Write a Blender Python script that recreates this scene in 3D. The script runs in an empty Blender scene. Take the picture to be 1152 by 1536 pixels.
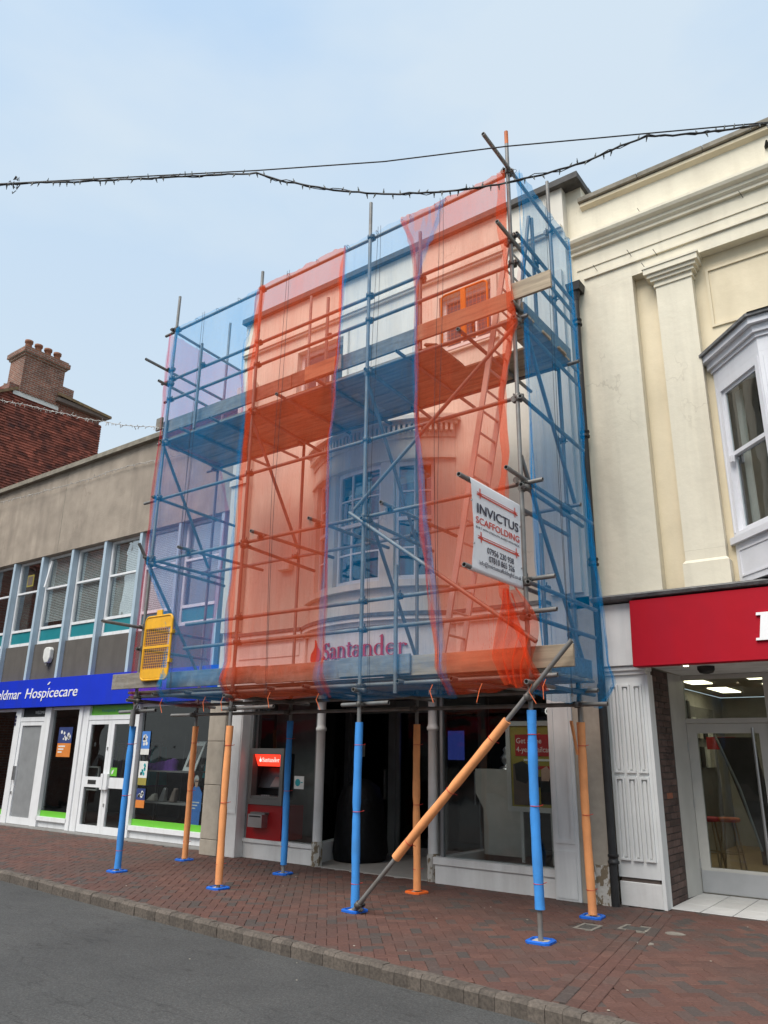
import bpy, bmesh, math, random
from mathutils import Vector, Matrix, noise
random.seed(7)
S = bpy.context.scene
COL = S.collection
R = math.radians

# ---------------------------------------------------------------- camera
cam = bpy.data.objects.new('camera', bpy.data.cameras.new('camera'))
COL.objects.link(cam)
AX = Vector((0.8036, -0.1696, -0.5704)); AY = Vector((0.595, 0.2519, 0.7633)); AZ = Vector((0.0142, -0.9528, 0.3033))
cam.matrix_world = Matrix(((AX[0], -AX[1], -AX[2], 0), (AY[0], -AY[1], -AY[2], 0), (AZ[0], -AZ[1], -AZ[2], 1.6), (0, 0, 0, 1)))
cam.data.sensor_fit = 'HORIZONTAL'; cam.data.sensor_width = 36; cam.data.lens = 36 * 1140 / 1152
cam.data.clip_end = 2000; cam.data.clip_start = 0.05
S.camera = cam

# ---------------------------------------------------------------- sky, sun, exposure
SUN_EL, SUN_AZ = R(56), R(184)          # azimuth clockwise from +Y
W = bpy.data.worlds.new('World'); S.world = W; W.use_nodes = True
wn = W.node_tree.nodes; wl = W.node_tree.links; wn.clear()
out = wn.new('ShaderNodeOutputWorld')
sky = wn.new('ShaderNodeTexSky'); sky.sky_type = 'NISHITA'; sky.sun_disc = False
sky.sun_elevation = SUN_EL; sky.sun_rotation = SUN_AZ; sky.air_density = 1.0; sky.dust_density = 1.5
bg1 = wn.new('ShaderNodeBackground'); bg1.inputs[1].default_value = 0.06
wl.new(sky.outputs[0], bg1.inputs[0])
bg2 = wn.new('ShaderNodeBackground'); bg2.inputs[0].default_value = (0.60, 0.70, 0.80, 1); bg2.inputs[1].default_value = 0.29
tc = wn.new('ShaderNodeTexCoord'); mp = wn.new('ShaderNodeMapping'); mp.inputs['Scale'].default_value = (1.2, 1.2, 3.0)
nz = wn.new('ShaderNodeTexNoise'); nz.inputs['Scale'].default_value = 1.6; nz.inputs['Detail'].default_value = 5; nz.inputs['Roughness'].default_value = .52
wl.new(tc.outputs['Generated'], mp.inputs[0]); wl.new(mp.outputs[0], nz.inputs['Vector'])
cr = wn.new('ShaderNodeValToRGB'); cr.color_ramp.elements[0].position = .40; cr.color_ramp.elements[1].position = .62
cr.color_ramp.elements[0].color = (.545, .725, .93, 1); cr.color_ramp.elements[1].color = (.70, .82, .92, 1)
wl.new(nz.outputs[0], cr.inputs[0])
sxyz = wn.new('ShaderNodeSeparateXYZ'); wl.new(tc.outputs['Generated'], sxyz.inputs[0])
er = wn.new('ShaderNodeValToRGB'); er.color_ramp.elements[0].position = .20; er.color_ramp.elements[1].position = .80
er.color_ramp.elements[0].color = (1, 1, 1, 1); er.color_ramp.elements[1].color = (0, 0, 0, 1); wl.new(sxyz.outputs[2], er.inputs[0])
hm = wn.new('ShaderNodeMix'); hm.data_type = 'RGBA'; hm.inputs[7].default_value = (.70, .795, .84, 1)
wl.new(er.outputs[0], hm.inputs[0]); wl.new(cr.outputs[0], hm.inputs[6]); wl.new(hm.outputs[2], bg2.inputs[0])
mx = wn.new('ShaderNodeMixShader'); mx.inputs[0].default_value = .86
wl.new(bg1.outputs[0], mx.inputs[1]); wl.new(bg2.outputs[0], mx.inputs[2]); wl.new(mx.outputs[0], out.inputs[0])
sl = bpy.data.lights.new('sun', 'SUN'); sl.energy = 1.15; sl.angle = R(40); sl.color = (1, .95, .88)
so = bpy.data.objects.new('sun', sl); COL.objects.link(so)
sd = Vector((math.sin(SUN_AZ) * math.cos(SUN_EL), math.cos(SUN_AZ) * math.cos(SUN_EL), math.sin(SUN_EL)))
so.rotation_euler = sd.to_track_quat('Z', 'Y').to_euler(); so.location = (0, 0, 40)
S.view_settings.view_transform = 'Standard'; S.view_settings.look = 'None'
S.view_settings.exposure = 1.86; S.view_settings.gamma = 1; S.view_settings.use_curve_mapping = False
S.render.engine = 'CYCLES'
S.cycles.use_denoising = True
S.cycles.transparent_max_bounces = 32; S.cycles.max_bounces = 8

# ---------------------------------------------------------------- materials
def nodes_of(name):
    m = bpy.data.materials.new(name); m.use_nodes = True
    nt = m.node_tree; nt.nodes.clear()
    o = nt.nodes.new('ShaderNodeOutputMaterial'); b = nt.nodes.new('ShaderNodeBsdfPrincipled')
    nt.links.new(b.outputs[0], o.inputs[0])
    return m, nt, b, o
def c4(c): return (c[0], c[1], c[2], 1)
def noise_node(nt, scale, detail=4, stretch=(1, 1, 1), rough=.55):
    g = nt.nodes.new('ShaderNodeNewGeometry'); mp = nt.nodes.new('ShaderNodeMapping')
    mp.inputs['Scale'].default_value = stretch
    n = nt.nodes.new('ShaderNodeTexNoise'); n.inputs['Scale'].default_value = scale; n.inputs['Detail'].default_value = detail
    n.inputs['Roughness'].default_value = rough
    nt.links.new(g.outputs['Position'], mp.inputs[0]); nt.links.new(mp.outputs[0], n.inputs['Vector'])
    return n
def ramp(nt, src, stops, interp='LINEAR'):
    r = nt.nodes.new('ShaderNodeValToRGB'); r.color_ramp.interpolation = interp
    e = r.color_ramp.elements
    while len(e) < len(stops): e.new(.5)
    for k, (p, c) in enumerate(stops): e[k].position = p; e[k].color = c4(c)
    nt.links.new(src, r.inputs[0]); return r
def mixc(nt, fac, a, b, mode='MIX'):
    m = nt.nodes.new('ShaderNodeMix'); m.data_type = 'RGBA'; m.blend_type = mode
    for s, v in ((m.inputs[0], fac), (m.inputs[6], a), (m.inputs[7], b)):
        if isinstance(v, (int, float)): s.default_value = v
        elif isinstance(v, (tuple, list)): s.default_value = c4(v)
        else: nt.links.new(v, s)
    return m.outputs[2]
def mat(name, col, rough=.6, metal=0, var=.12, scale=5, bump=0, bscale=80, stain=None, rnd=None, rvar=.25, stretch=(1, 1, 1), spec=.5, chips=None, crack=None):
    """stain=(colour, amount, scale, stretch); chips=(colour, threshold, scale); rnd='object'|'island' varies value"""
    m, nt, b, o = nodes_of(name)
    n = noise_node(nt, scale, 5, stretch)
    lo = tuple(max(0, x * (1 - var)) for x in col); hi = tuple(min(1, x * (1 + var)) for x in col)
    c = ramp(nt, n.outputs[0], [(.28, lo), (.72, hi)]).outputs[0]
    if rnd:
        if rnd == 'object': src = nt.nodes.new('ShaderNodeObjectInfo').outputs['Random']
        else: src = nt.nodes.new('ShaderNodeNewGeometry').outputs['Random Per Island']
        v = ramp(nt, src, [(0, (1 - rvar,) * 3), (1, (1 + rvar,) * 3)]).outputs[0]
        c = mixc(nt, 1.0, c, v, 'MULTIPLY')
    if stain:
        sc, am, ss, st = stain
        n2 = noise_node(nt, ss, 5, st)
        f = ramp(nt, n2.outputs[0], [(.48, (0, 0, 0)), (.72, (am,) * 3)]).outputs[0]
        c = mixc(nt, f, c, sc)
    if crack:
        n4 = noise_node(nt, crack[1], 5, (1, 1, .6), .6); n6 = noise_node(nt, crack[1] * .8, 2, (1, 1, 1))
        f = ramp(nt, n4.outputs[0], [(.494, (0, 0, 0)), (.499, (crack[2],) * 3), (.504, (0, 0, 0))]).outputs[0]
        f = mixc(nt, 1.0, f, ramp(nt, n6.outputs[0], [(.5, (0, 0, 0)), (.62, (1, 1, 1))]).outputs[0], 'MULTIPLY')
        c = mixc(nt, f, c, crack[0])
        n7 = noise_node(nt, 5, 5, (1, 1, .05), .6); f = ramp(nt, n7.outputs[0], [(.52, (0, 0, 0)), (.75, (.28,) * 3)]).outputs[0]; c = mixc(nt, f, c, tuple(x * .62 for x in col))
    if chips:
        cc, th, cs = chips
        n3 = noise_node(nt, cs, 6, (1, 1, .6), .65)
        f = ramp(nt, n3.outputs[0], [(th, (0, 0, 0)), (th + .015, (1, 1, 1))]).outputs[0]
        c = mixc(nt, f, c, cc)
    nt.links.new(c, b.inputs['Base Color'])
    b.inputs['Roughness'].default_value = rough; b.inputs['Metallic'].default_value = metal
    b.inputs['Specular IOR Level'].default_value = spec
    if bump:
        nb = noise_node(nt, bscale, 4)
        bp = nt.nodes.new('ShaderNodeBump'); bp.inputs['Strength'].default_value = 1; bp.inputs['Distance'].default_value = bump
        nt.links.new(nb.outputs[0], bp.inputs['Height']); nt.links.new(bp.outputs[0], b.inputs['Normal'])
    return m
def emit(name, col, st):
    m, nt, b, o = nodes_of(name); b.inputs['Base Color'].default_value = c4(col)
    b.inputs['Emission Color'].default_value = c4(col); b.inputs['Emission Strength'].default_value = st
    return m
def glass(name, tint=(.85, .9, .9), refl=1.0, rough=.02, base=0.0):
    m, nt, b, o = nodes_of(name); nt.nodes.remove(b)
    t = nt.nodes.new('ShaderNodeBsdfTransparent'); t.inputs[0].default_value = c4(tint)
    g = nt.nodes.new('ShaderNodeBsdfGlossy'); g.inputs['Roughness'].default_value = rough
    lw = nt.nodes.new('ShaderNodeLayerWeight'); lw.inputs[0].default_value = .5
    def mth(op, x, y, z=None, cl=False):
        q = nt.nodes.new('ShaderNodeMath'); q.operation = op; q.use_clamp = cl
        for i_, v_ in enumerate((x, y, z)):
            if v_ is None: continue
            if isinstance(v_, (int, float)): q.inputs[i_].default_value = v_
            else: nt.links.new(v_, q.inputs[i_])
        return q.outputs[0]
    p5 = mth('POWER', lw.outputs['Facing'], 5.0); fr_ = mth('MULTIPLY_ADD', p5, .9 * refl, .075 * refl + base)
    gm = nt.nodes.new('ShaderNodeNewGeometry'); front = mth('SUBTRACT', 1.0, gm.outputs['Backfacing'])
    kk = mth('MULTIPLY', fr_, front, None, True)
    nb = noise_node(nt, 1.3, 2); bp = nt.nodes.new('ShaderNodeBump'); bp.inputs['Strength'].default_value = 1; bp.inputs['Distance'].default_value = .012
    nt.links.new(nb.outputs[0], bp.inputs['Height']); nt.links.new(bp.outputs[0], g.inputs['Normal'])
    m_ = nt.nodes.new('ShaderNodeMixShader')
    nt.links.new(kk, m_.inputs[0]); nt.links.new(t.outputs[0], m_.inputs[1]); nt.links.new(g.outputs[0], m_.inputs[2])
    nt.links.new(m_.outputs[0], o.inputs[0]); return m
def netmat(name, col, cov=.42, through=(1, 1, 1)):
    """fine woven debris mesh: part open hole, part coloured plastic thread"""
    m, nt, b, o = nodes_of(name); nt.nodes.remove(b)
    t = nt.nodes.new('ShaderNodeBsdfTransparent')
    t.inputs[0].default_value = c4(through)
    d = nt.nodes.new('ShaderNodeBsdfDiffuse'); d.inputs[0].default_value = c4(col)
    tr = nt.nodes.new('ShaderNodeBsdfTranslucent'); tr.inputs[0].default_value = c4(col)
    a = nt.nodes.new('ShaderNodeMixShader'); a.inputs[0].default_value = .35
    nt.links.new(d.outputs[0], a.inputs[1]); nt.links.new(tr.outputs[0], a.inputs[2])
    n1 = noise_node(nt, 1.4, 4, (1, 1, .5)); n2 = noise_node(nt, 9, 3, (6, 6, .25))
    r1 = ramp(nt, n1.outputs[0], [(.3, (cov - .07,) * 3), (.7, (cov + .07,) * 3)])
    r2 = ramp(nt, n2.outputs[0], [(.5, (0, 0, 0)), (.8, (.10,) * 3)])
    ad = nt.nodes.new('ShaderNodeMath'); ad.operation = 'ADD'; ad.use_clamp = True
    # creases where the sheet doubles on itself, and the uneven weave
    n4 = noise_node(nt, 130, 2); r4 = ramp(nt, n4.outputs[0], [(.3, (0, 0, 0)), (.7, (.10,) * 3)])
    a2 = nt.nodes.new('ShaderNodeMath'); a2.operation = 'ADD'; a2.inputs[0].default_value = 0; nt.links.new(r4.outputs[0], a2.inputs[1])
    a3 = nt.nodes.new('ShaderNodeMath'); a3.operation = 'ADD'; nt.links.new(a2.outputs[0], a3.inputs[0]); nt.links.new(r2.outputs[0], a3.inputs[1])
    nt.links.new(r1.outputs[0], ad.inputs[0]); nt.links.new(a3.outputs[0], ad.inputs[1])
    # a weave seen at a slant closes up
    lw = nt.nodes.new('ShaderNodeLayerWeight'); lw.inputs[0].default_value = .25
    k = nt.nodes.new('ShaderNodeMath'); k.operation = 'MULTIPLY_ADD'; k.inputs[1].default_value = .16; k.use_clamp = True
    nt.links.new(lw.outputs['Facing'], k.inputs[0]); nt.links.new(ad.outputs[0], k.inputs[2])
    mm = nt.nodes.new('ShaderNodeMixShader')
    nt.links.new(k.outputs[0], mm.inputs[0]); nt.links.new(t.outputs[0], mm.inputs[1]); nt.links.new(a.outputs[0], mm.inputs[2])
    nt.links.new(mm.outputs[0], o.inputs[0]); return m
def roadmat(name):
    m, nt, b, o = nodes_of(name)
    n1 = noise_node(nt, .55, 6, (1, 1, 1), .6); c = ramp(nt, n1.outputs[0], [(.3, (.052, .052, .051)), (.5, (.068, .068, .066)), (.72, (.088, .087, .083))]).outputs[0]
    n2 = noise_node(nt, 70, 6, (1, 1, 1), .75); c = mixc(nt, 1.0, c, ramp(nt, n2.outputs[0], [(.3, (.55,) * 3), (.5, (1, 1, 1)), (.68, (1.7,) * 3)]).outputs[0], 'MULTIPLY')
    n3 = noise_node(nt, 3.5, 5, (1, 1.6, 1), .6); c = mixc(nt, ramp(nt, n3.outputs[0], [(.66, (0, 0, 0)), (.70, (.6,) * 3)]).outputs[0], c, (.036, .035, .034))
    n4 = noise_node(nt, 1.7, 4, (.35, 1.6, 1), .5); c = mixc(nt, ramp(nt, n4.outputs[0], [(.492, (0, 0, 0)), (.499, (.55,) * 3), (.506, (0, 0, 0))]).outputs[0], c, (.028, .027, .026))
    n5 = noise_node(nt, 11, 3); c = mixc(nt, ramp(nt, n5.outputs[0], [(.74, (0, 0, 0)), (.76, (.6,) * 3)]).outputs[0], c, (.11, .105, .095))
    nt.links.new(c, b.inputs['Base Color']); b.inputs['Roughness'].default_value = .85; b.inputs['Specular IOR Level'].default_value = .35
    bp = nt.nodes.new('ShaderNodeBump'); bp.inputs['Distance'].default_value = .006; bp.inputs['Strength'].default_value = 1
    nt.links.new(n2.outputs[0], bp.inputs['Height']); nt.links.new(bp.outputs[0], b.inputs['Normal'])
    return m
def brickmat(name, c1, c2, mortar, rot=(0, 0, 0), scale=1.0):
    m, nt, b, o = nodes_of(name)
    g = nt.nodes.new('ShaderNodeNewGeometry'); sx = nt.nodes.new('ShaderNodeSeparateXYZ'); cx = nt.nodes.new('ShaderNodeCombineXYZ')
    nt.links.new(g.outputs['Position'], sx.inputs[0])
    ad = nt.nodes.new('ShaderNodeMath'); ad.operation = 'ADD'
    nt.links.new(sx.outputs[0], ad.inputs[0]); nt.links.new(sx.outputs[1], ad.inputs[1])
    nt.links.new(ad.outputs[0], cx.inputs[0]); nt.links.new(sx.outputs[2], cx.inputs[1])
    t = nt.nodes.new('ShaderNodeTexBrick'); t.inputs['Color1'].default_value = c4(c1); t.inputs['Color2'].default_value = c4(c2); t.inputs['Mortar'].default_value = c4(mortar)
    t.inputs['Scale'].default_value = scale; t.inputs['Brick Width'].default_value = .225; t.inputs['Row Height'].default_value = .075; t.inputs['Mortar Size'].default_value = .009
    nt.links.new(cx.outputs[0], t.inputs[0])
    n = noise_node(nt, 3, 5); c = mixc(nt, 1.0, t.outputs[0], ramp(nt, n.outputs[0], [(.3, (.7,) * 3), (.7, (1.25,) * 3)]).outputs[0], 'MULTIPLY')
    nt.links.new(c, b.inputs['Base Color']); b.inputs['Roughness'].default_value = .9
    bp = nt.nodes.new('ShaderNodeBump'); bp.inputs['Distance'].default_value = .008; bp.inputs['Strength'].default_value = 1; bp.invert = True
    nt.links.new(t.outputs['Fac'], bp.inputs['Height']); nt.links.new(bp.outputs[0], b.inputs['Normal'])
    return m
def pavermat(name, src):
    m, nt, b, o = nodes_of(name)
    v = nt.nodes.new('ShaderNodeObjectInfo').outputs['Random'] if src == 'object' else nt.nodes.new('ShaderNodeNewGeometry').outputs['Random Per Island']
    c = ramp(nt, v, [(0, (.108, .055, .044)), (.25, (.135, .066, .051)), (.5, (.122, .062, .051)), (.72, (.155, .078, .060)), (.86, (.096, .070, .062)), (1, (.078, .066, .060))]).outputs[0]
    n = noise_node(nt, .8, 4); c = mixc(nt, ramp(nt, n.outputs[0], [(.44, (0, 0, 0)), (.70, (.65,) * 3)]).outputs[0], c, (.078, .062, .054)); c = mixc(nt, 1.0, c, (.88, .87, .86), 'MULTIPLY')
    n2 = noise_node(nt, 45, 5); c = mixc(nt, 1.0, c, ramp(nt, n2.outputs[0], [(.25, (.72,) * 3), (.75, (1.25,) * 3)]).outputs[0], 'MULTIPLY')
    n3 = noise_node(nt, 7, 6, (1, 1, 1), .7); c = mixc(nt, ramp(nt, n3.outputs[0], [(.7, (0, 0, 0)), (.74, (.5,) * 3)]).outputs[0], c, (.24, .21, .18))
    nt.links.new(c, b.inputs['Base Color']); b.inputs['Roughness'].default_value = .82; b.inputs['Specular IOR Level'].default_value = .35
    bp = nt.nodes.new('ShaderNodeBump'); bp.inputs['Distance'].default_value = .003; bp.inputs['Strength'].default_value = 1
    nt.links.new(n2.outputs[0], bp.inputs['Height']); nt.links.new(bp.outputs[0], b.inputs['Normal'])
    return m

V3 = (1, 1, .12)
mt = dict(
 asphalt=roadmat('asphalt'),
 bedding=mat('bedding', (.055, .043, .037), .95, var=.3, scale=30),
 ground=mat('ground', (.07, .07, .07), .9),
 kerb=mat('kerb_concrete', (.105, .086, .070), .9, var=.4, scale=40, bump=.004, bscale=120, rnd='object', rvar=.2),
 paver=pavermat('paver_fired', 'object'), paver2=pavermat('paver_fired_small', 'island'),
 slab=mat('slab', (.20, .195, .185), .85, var=.2, scale=9),
 pebble=mat('pebbledash', (.34, .285, .23), .95, var=.22, scale=2.0, bump=.012, bscale=55, stain=((.20, .165, .135), .65, 2.2, (1, 1, .15)), crack=((.16, .12, .09), .5, .5)),
 coping=mat('coping_stone', (.24, .215, .17), .9, var=.25, scale=7, bump=.004, stain=((.12, .11, .09), .6, 5, (1, 1, 1))),
 fin=mat('fin_paint', (.40, .50, .58), .5, var=.06, stain=((.3, .36, .4), .3, 6, V3)),
 upvc=mat('white_frame', (.74, .75, .76), .4, var=.04, stain=((.5, .49, .46), .35, 8, V3)),
 teal=mat('teal_panel', (.012, .20, .23), .35, var=.06),
 darkrender=mat('dark_render', (.098, .088, .078), .9, var=.12, scale=3, bump=.002, stain=((.07, .062, .055), .6, 4, V3)),
 blue=mat('sign_blue', (.006, .032, .52), .5, var=.08, scale=1.5, spec=.3, stain=((.012, .035, .36), .6, 3, V3)),
 white=mat('sign_white', (.82, .82, .82), .4, var=.02),
 green=mat('sign_green', (.13, .46, .035), .4, var=.04),
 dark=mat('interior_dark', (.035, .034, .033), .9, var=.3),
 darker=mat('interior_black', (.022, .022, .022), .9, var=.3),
 midgrey=mat('interior_grey', (.16, .155, .15), .85, var=.15),
 pale=mat('interior_pale', (.45, .43, .39), .8, var=.1),
 blind=mat('blind', (.86, .87, .86), .6, var=.1),
 blind_d=mat('blind_grey', (.6, .61, .61), .6, var=.1),
 stone=mat('pier_stone', (.40, .355, .29), .85, var=.10, scale=10, bump=.002, stain=((.28, .24, .19), .4, 4, V3)),
 cream=mat('cream_render', (.745, .685, .545), .85, var=.05, scale=1.6, bump=.006, bscale=7, stain=((.52, .46, .36), .45, 1.8, (1.5, 1.5, .25)), crack=((.36, .30, .22), .9, .45)),
 cream2=mat('cream_render_yellow', (.74, .64, .46), .85, var=.06, scale=2.0, bump=.004, bscale=9, stain=((.5, .42, .28), .4, 2, (1, 1, .3))),
 bankwall=mat('bank_render', (.68, .645, .565), .85, var=.06, scale=1.5, bump=.004, bscale=10, stain=((.46, .43, .37), .5, 2.0, V3), crack=((.33, .30, .25), .8, .5)),
 oldpaint=mat('old_white_paint', (.72, .71, .69), .6, var=.08, scale=4, bump=.002, bscale=30, stain=((.40, .37, .34), .5, 3, V3), chips=((.15, .12, .10), .735, 9)),
 greypaint=mat('grey_paint', (.74, .745, .73), .5, var=.06, scale=3, stain=((.36, .36, .36), .5, 3, V3), chips=((.16, .12, .09), .76, 10)),
 worn=mat('worn_base', (.50, .48, .44), .9, var=.1, scale=6, bump=.01, bscale=25, chips=((.20, .155, .10), .5, 14)),
 lead=mat('lead', (.14, .14, .14), .7, var=.35, scale=14, bump=.01, bscale=22),
 slate=mat('dark_felt', (.075, .072, .07), .8, var=.25, scale=9),
 brown=mat('painted_brown', (.13, .10, .085), .8, var=.2),
 oriel=mat('oriel_white', (.72, .72, .75), .45, var=.04, stain=((.5, .5, .53), .35, 5, V3)),
 red=mat('sign_red', (.38, .001, .012), .65, spec=.2, var=.05, stain=((.33, .004, .02), .5, 3, V3)),
 aluminium=mat('door_grey', (.52, .51, .475), .45, var=.06, stain=((.40, .385, .35), .35, 3, V3)),
 aludark=mat('door_dark', (.20, .20, .20), .4, var=.1),
 kick=mat('kick_plate', (.44, .45, .46), .4, metal=.3, var=.06),
 steel=mat('steel', (.45, .45, .45), .35, metal=.9, var=.1),
 tile=mat('porch_tile', (.55, .545, .53), .6, var=.08, rnd='object', rvar=.08),
 bktile=mat('entrance_floor', (.36, .34, .31), .7, var=.1),
 redbrick=mat('reveal_brick', (.10, .062, .052), .85, var=.2, scale=14, rnd='object', rvar=.35, bump=.003, bscale=60),
 redbrick1=mat('reveal_brick_red', (.28, .10, .055), .85, var=.2, scale=14),
 mortar=mat('mortar', (.11, .10, .09), .95, var=.2, scale=20),
 iron=mat('black_iron', (.018, .018, .019), .55, var=.3, scale=8, chips=((.55, .55, .52), .72, 11)),
 iron2=mat('black_iron_clean', (.02, .02, .021), .55, var=.3, scale=8),
 galv=mat('galvanised_tube', (.22, .218, .21), .58, metal=.4, var=.22, scale=6, stain=((.20, .15, .11), .5, 7, (1, 1, 1))),
 galvd=mat('coupler_steel', (.13, .12, .11), .55, metal=.6, var=.4, scale=20),
 rust=mat('tube_orange_end', (.55, .13, .02), .6, var=.2),
 board=mat('scaffold_board', (.36, .285, .20), .85, var=.25, scale=3, stretch=(.6, 6, 9), bump=.003, bscale=14, rnd='object', rvar=.25, stain=((.19, .15, .115), .6, 4, (.5, 3, 3))),
 boardold=mat('weathered_board', (.19, .165, .135), .9, var=.35, scale=5, stretch=(.6, 4, 5), bump=.003, bscale=20, rnd='object', rvar=.2, stain=((.30, .29, .27), .6, 9, (1, 1, 1))),
 foam_b=mat('foam_blue', (.045, .27, .70), .8, var=.10, scale=7, bump=.002, bscale=60, stain=((.05, .17, .38), .5, 5, (1, 1, .5)), chips=((.10, .16, .25), .72, 14)),
 foam_o=mat('foam_orange', (.86, .35, .13), .8, var=.08, scale=9, stain=((.62, .24, .10), .55, 5, (1, 1, .5)), chips=((.40, .22, .13), .72, 14), bump=.002, bscale=60),
 pad_b=mat('pad_blue', (.008, .12, .55), .5, var=.08),
 pad_o=mat('pad_orange', (.80, .14, .02), .5, var=.08),
 padtop=mat('plate_dusty', (.42, .37, .30), .9, var=.2, scale=20),
 tie=mat('red_tie', (.55, .03, .02), .5), string=mat('thin_string', (.03, .03, .035), .8),
 tieo=mat('orange_tie', (.85, .18, .06), .5),
 yellow=mat('gate_yellow', (.80, .40, .012), .45, var=.08, stain=((.55, .26, .02), .4, 12, (1, 1, 1))),
 gateo=mat('gate_orange', (.85, .30, .01), .45, var=.08),
 ladder=mat('ladder_alu', (.52, .50, .47), .45, metal=.5, var=.1),
 banner=mat('banner_pvc', (.88, .885, .90), .45, var=.03, scale=3, bump=.006, bscale=4),
 navy=mat('print_navy', (.012, .012, .045), .5, var=.02), printred=mat('print_red', (.62, .045, .025), .5, var=.02),
 black=mat('black_plastic', (.012, .012, .013), .5, var=.2), cable=mat('black_cable', (.02, .02, .02), .6),
 lamp=mat('grey_lamp_holder', (.10, .11, .10), .5), silver=mat('silver_string', (.42, .40, .37), .5, var=.3, scale=20),
 housebrick=brickmat('house_brick', (.24, .085, .055), (.18, .07, .05), (.22, .19, .16)),
 chimbrick=brickmat('chimney_brick', (.26, .10, .06), (.17, .07, .045), (.30, .27, .23)),
 hangtile=mat('hung_tile', (.22, .065, .042), .85, var=.3, scale=2.2, rnd='island', rvar=.5, stain=((.06, .03, .03), .7, 2.5, (1, 1, 1))),
 rooftile=mat('mossy_roof', (.17, .11, .06), .9, var=.35, scale=9, stain=((.22, .19, .05), .6, 3, (1, 1, 1))),
 pot=mat('clay_pot', (.24, .10, .055), .85, var=.3, scale=6, stain=((.10, .08, .06), .6, 6, (1, 1, 1))),
 bankred=mat('bank_red', (.55, .008, .008), .4, var=.04),
 atmred=mat('machine_red', (.33, .006, .008), .35, var=.05), atmgrey=mat('machine_grey', (.17, .165, .155), .45, metal=.3, var=.08), atmdark=mat('machine_dark', (.02, .02, .022), .3),
 paper=mat('paper_white', (.66, .66, .63), .6), orangep=mat('print_orange', (.62, .20, .035), .6), bluep=mat('print_blue', (.06, .20, .55), .6), navyp=mat('print_dark_blue', (.025, .045, .16), .6),
 tealp=mat('print_teal', (.01, .30, .33), .5), yellowp=mat('print_yellow', (.30, .25, .05), .6), redp=mat('print_dark_red', (.40, .03, .03), .6),
 purple=mat('purple_cloth', (.10, .03, .20), .9, var=.3, bump=.02, bscale=18), skin=mat('print_skin', (.50, .33, .25), .6), grey2=mat('print_grey_hair', (.45, .44, .42), .6),
 shoe=mat('shoe_cream', (.55, .50, .43), .6, var=.2), bag=mat('black_sheet', (.006, .006, .007), .55, spec=.25, var=.3, bump=.02, bscale=9),
 cover=mat('cover_iron', (.11, .105, .095), .7, metal=.4, var=.3, scale=20), concrete=mat('concrete_patch', (.21, .19, .16), .9, var=.2, scale=15),
 seatred=mat('stool_red', (.50, .03, .05), .5), seator=mat('stool_orange', (.60, .14, .03), .5), wood=mat('stool_wood', (.45, .33, .2), .6),
 lightp=emit('ceiling_light_panel', (1, .85, .56), 1.5), atmlit=emit('machine_lit_sign', (.9, .035, .015), .5), tube=emit('window_lit_strip', (.95, .93, .75), .5),
 screen=emit('blue_screen', (.06, .07, .35), .25), redled=emit('red_indicator', (1, .05, .02), 1.5), boxlit=emit('lit_letters', (.8, .75, .7), .3),
 glass=glass('window_glass', (.80, .86, .87)), glass_up=glass('upper_window_glass', (.80, .85, .86), 1.3, base=.06), glass_sky=glass('upper_shop_glass', (.84, .88, .88), 1.4, base=.30), glass_shop=glass('shop_glass', (.82, .85, .85), .7, base=.025), frosted=mat('frosted_film', (.24, .25, .255), .35, var=.1),
 net_r=netmat('net_red', (.98, .125, .04), .23, (1, .79, .72)), net_b=netmat('net_blue', (.005, .36, .82), .15, (.94, .985, 1)),
 net_bm=netmat('net_blue_thin', (.005, .36, .82), .08, (.96, .99, 1)), net_r2=netmat('net_red_end', (.92, .12, .16), .13, (1, .84, .88)), net_b2=netmat('net_blue_end', (.005, .40, .88), .21, (.90, .97, 1)),
)

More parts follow.
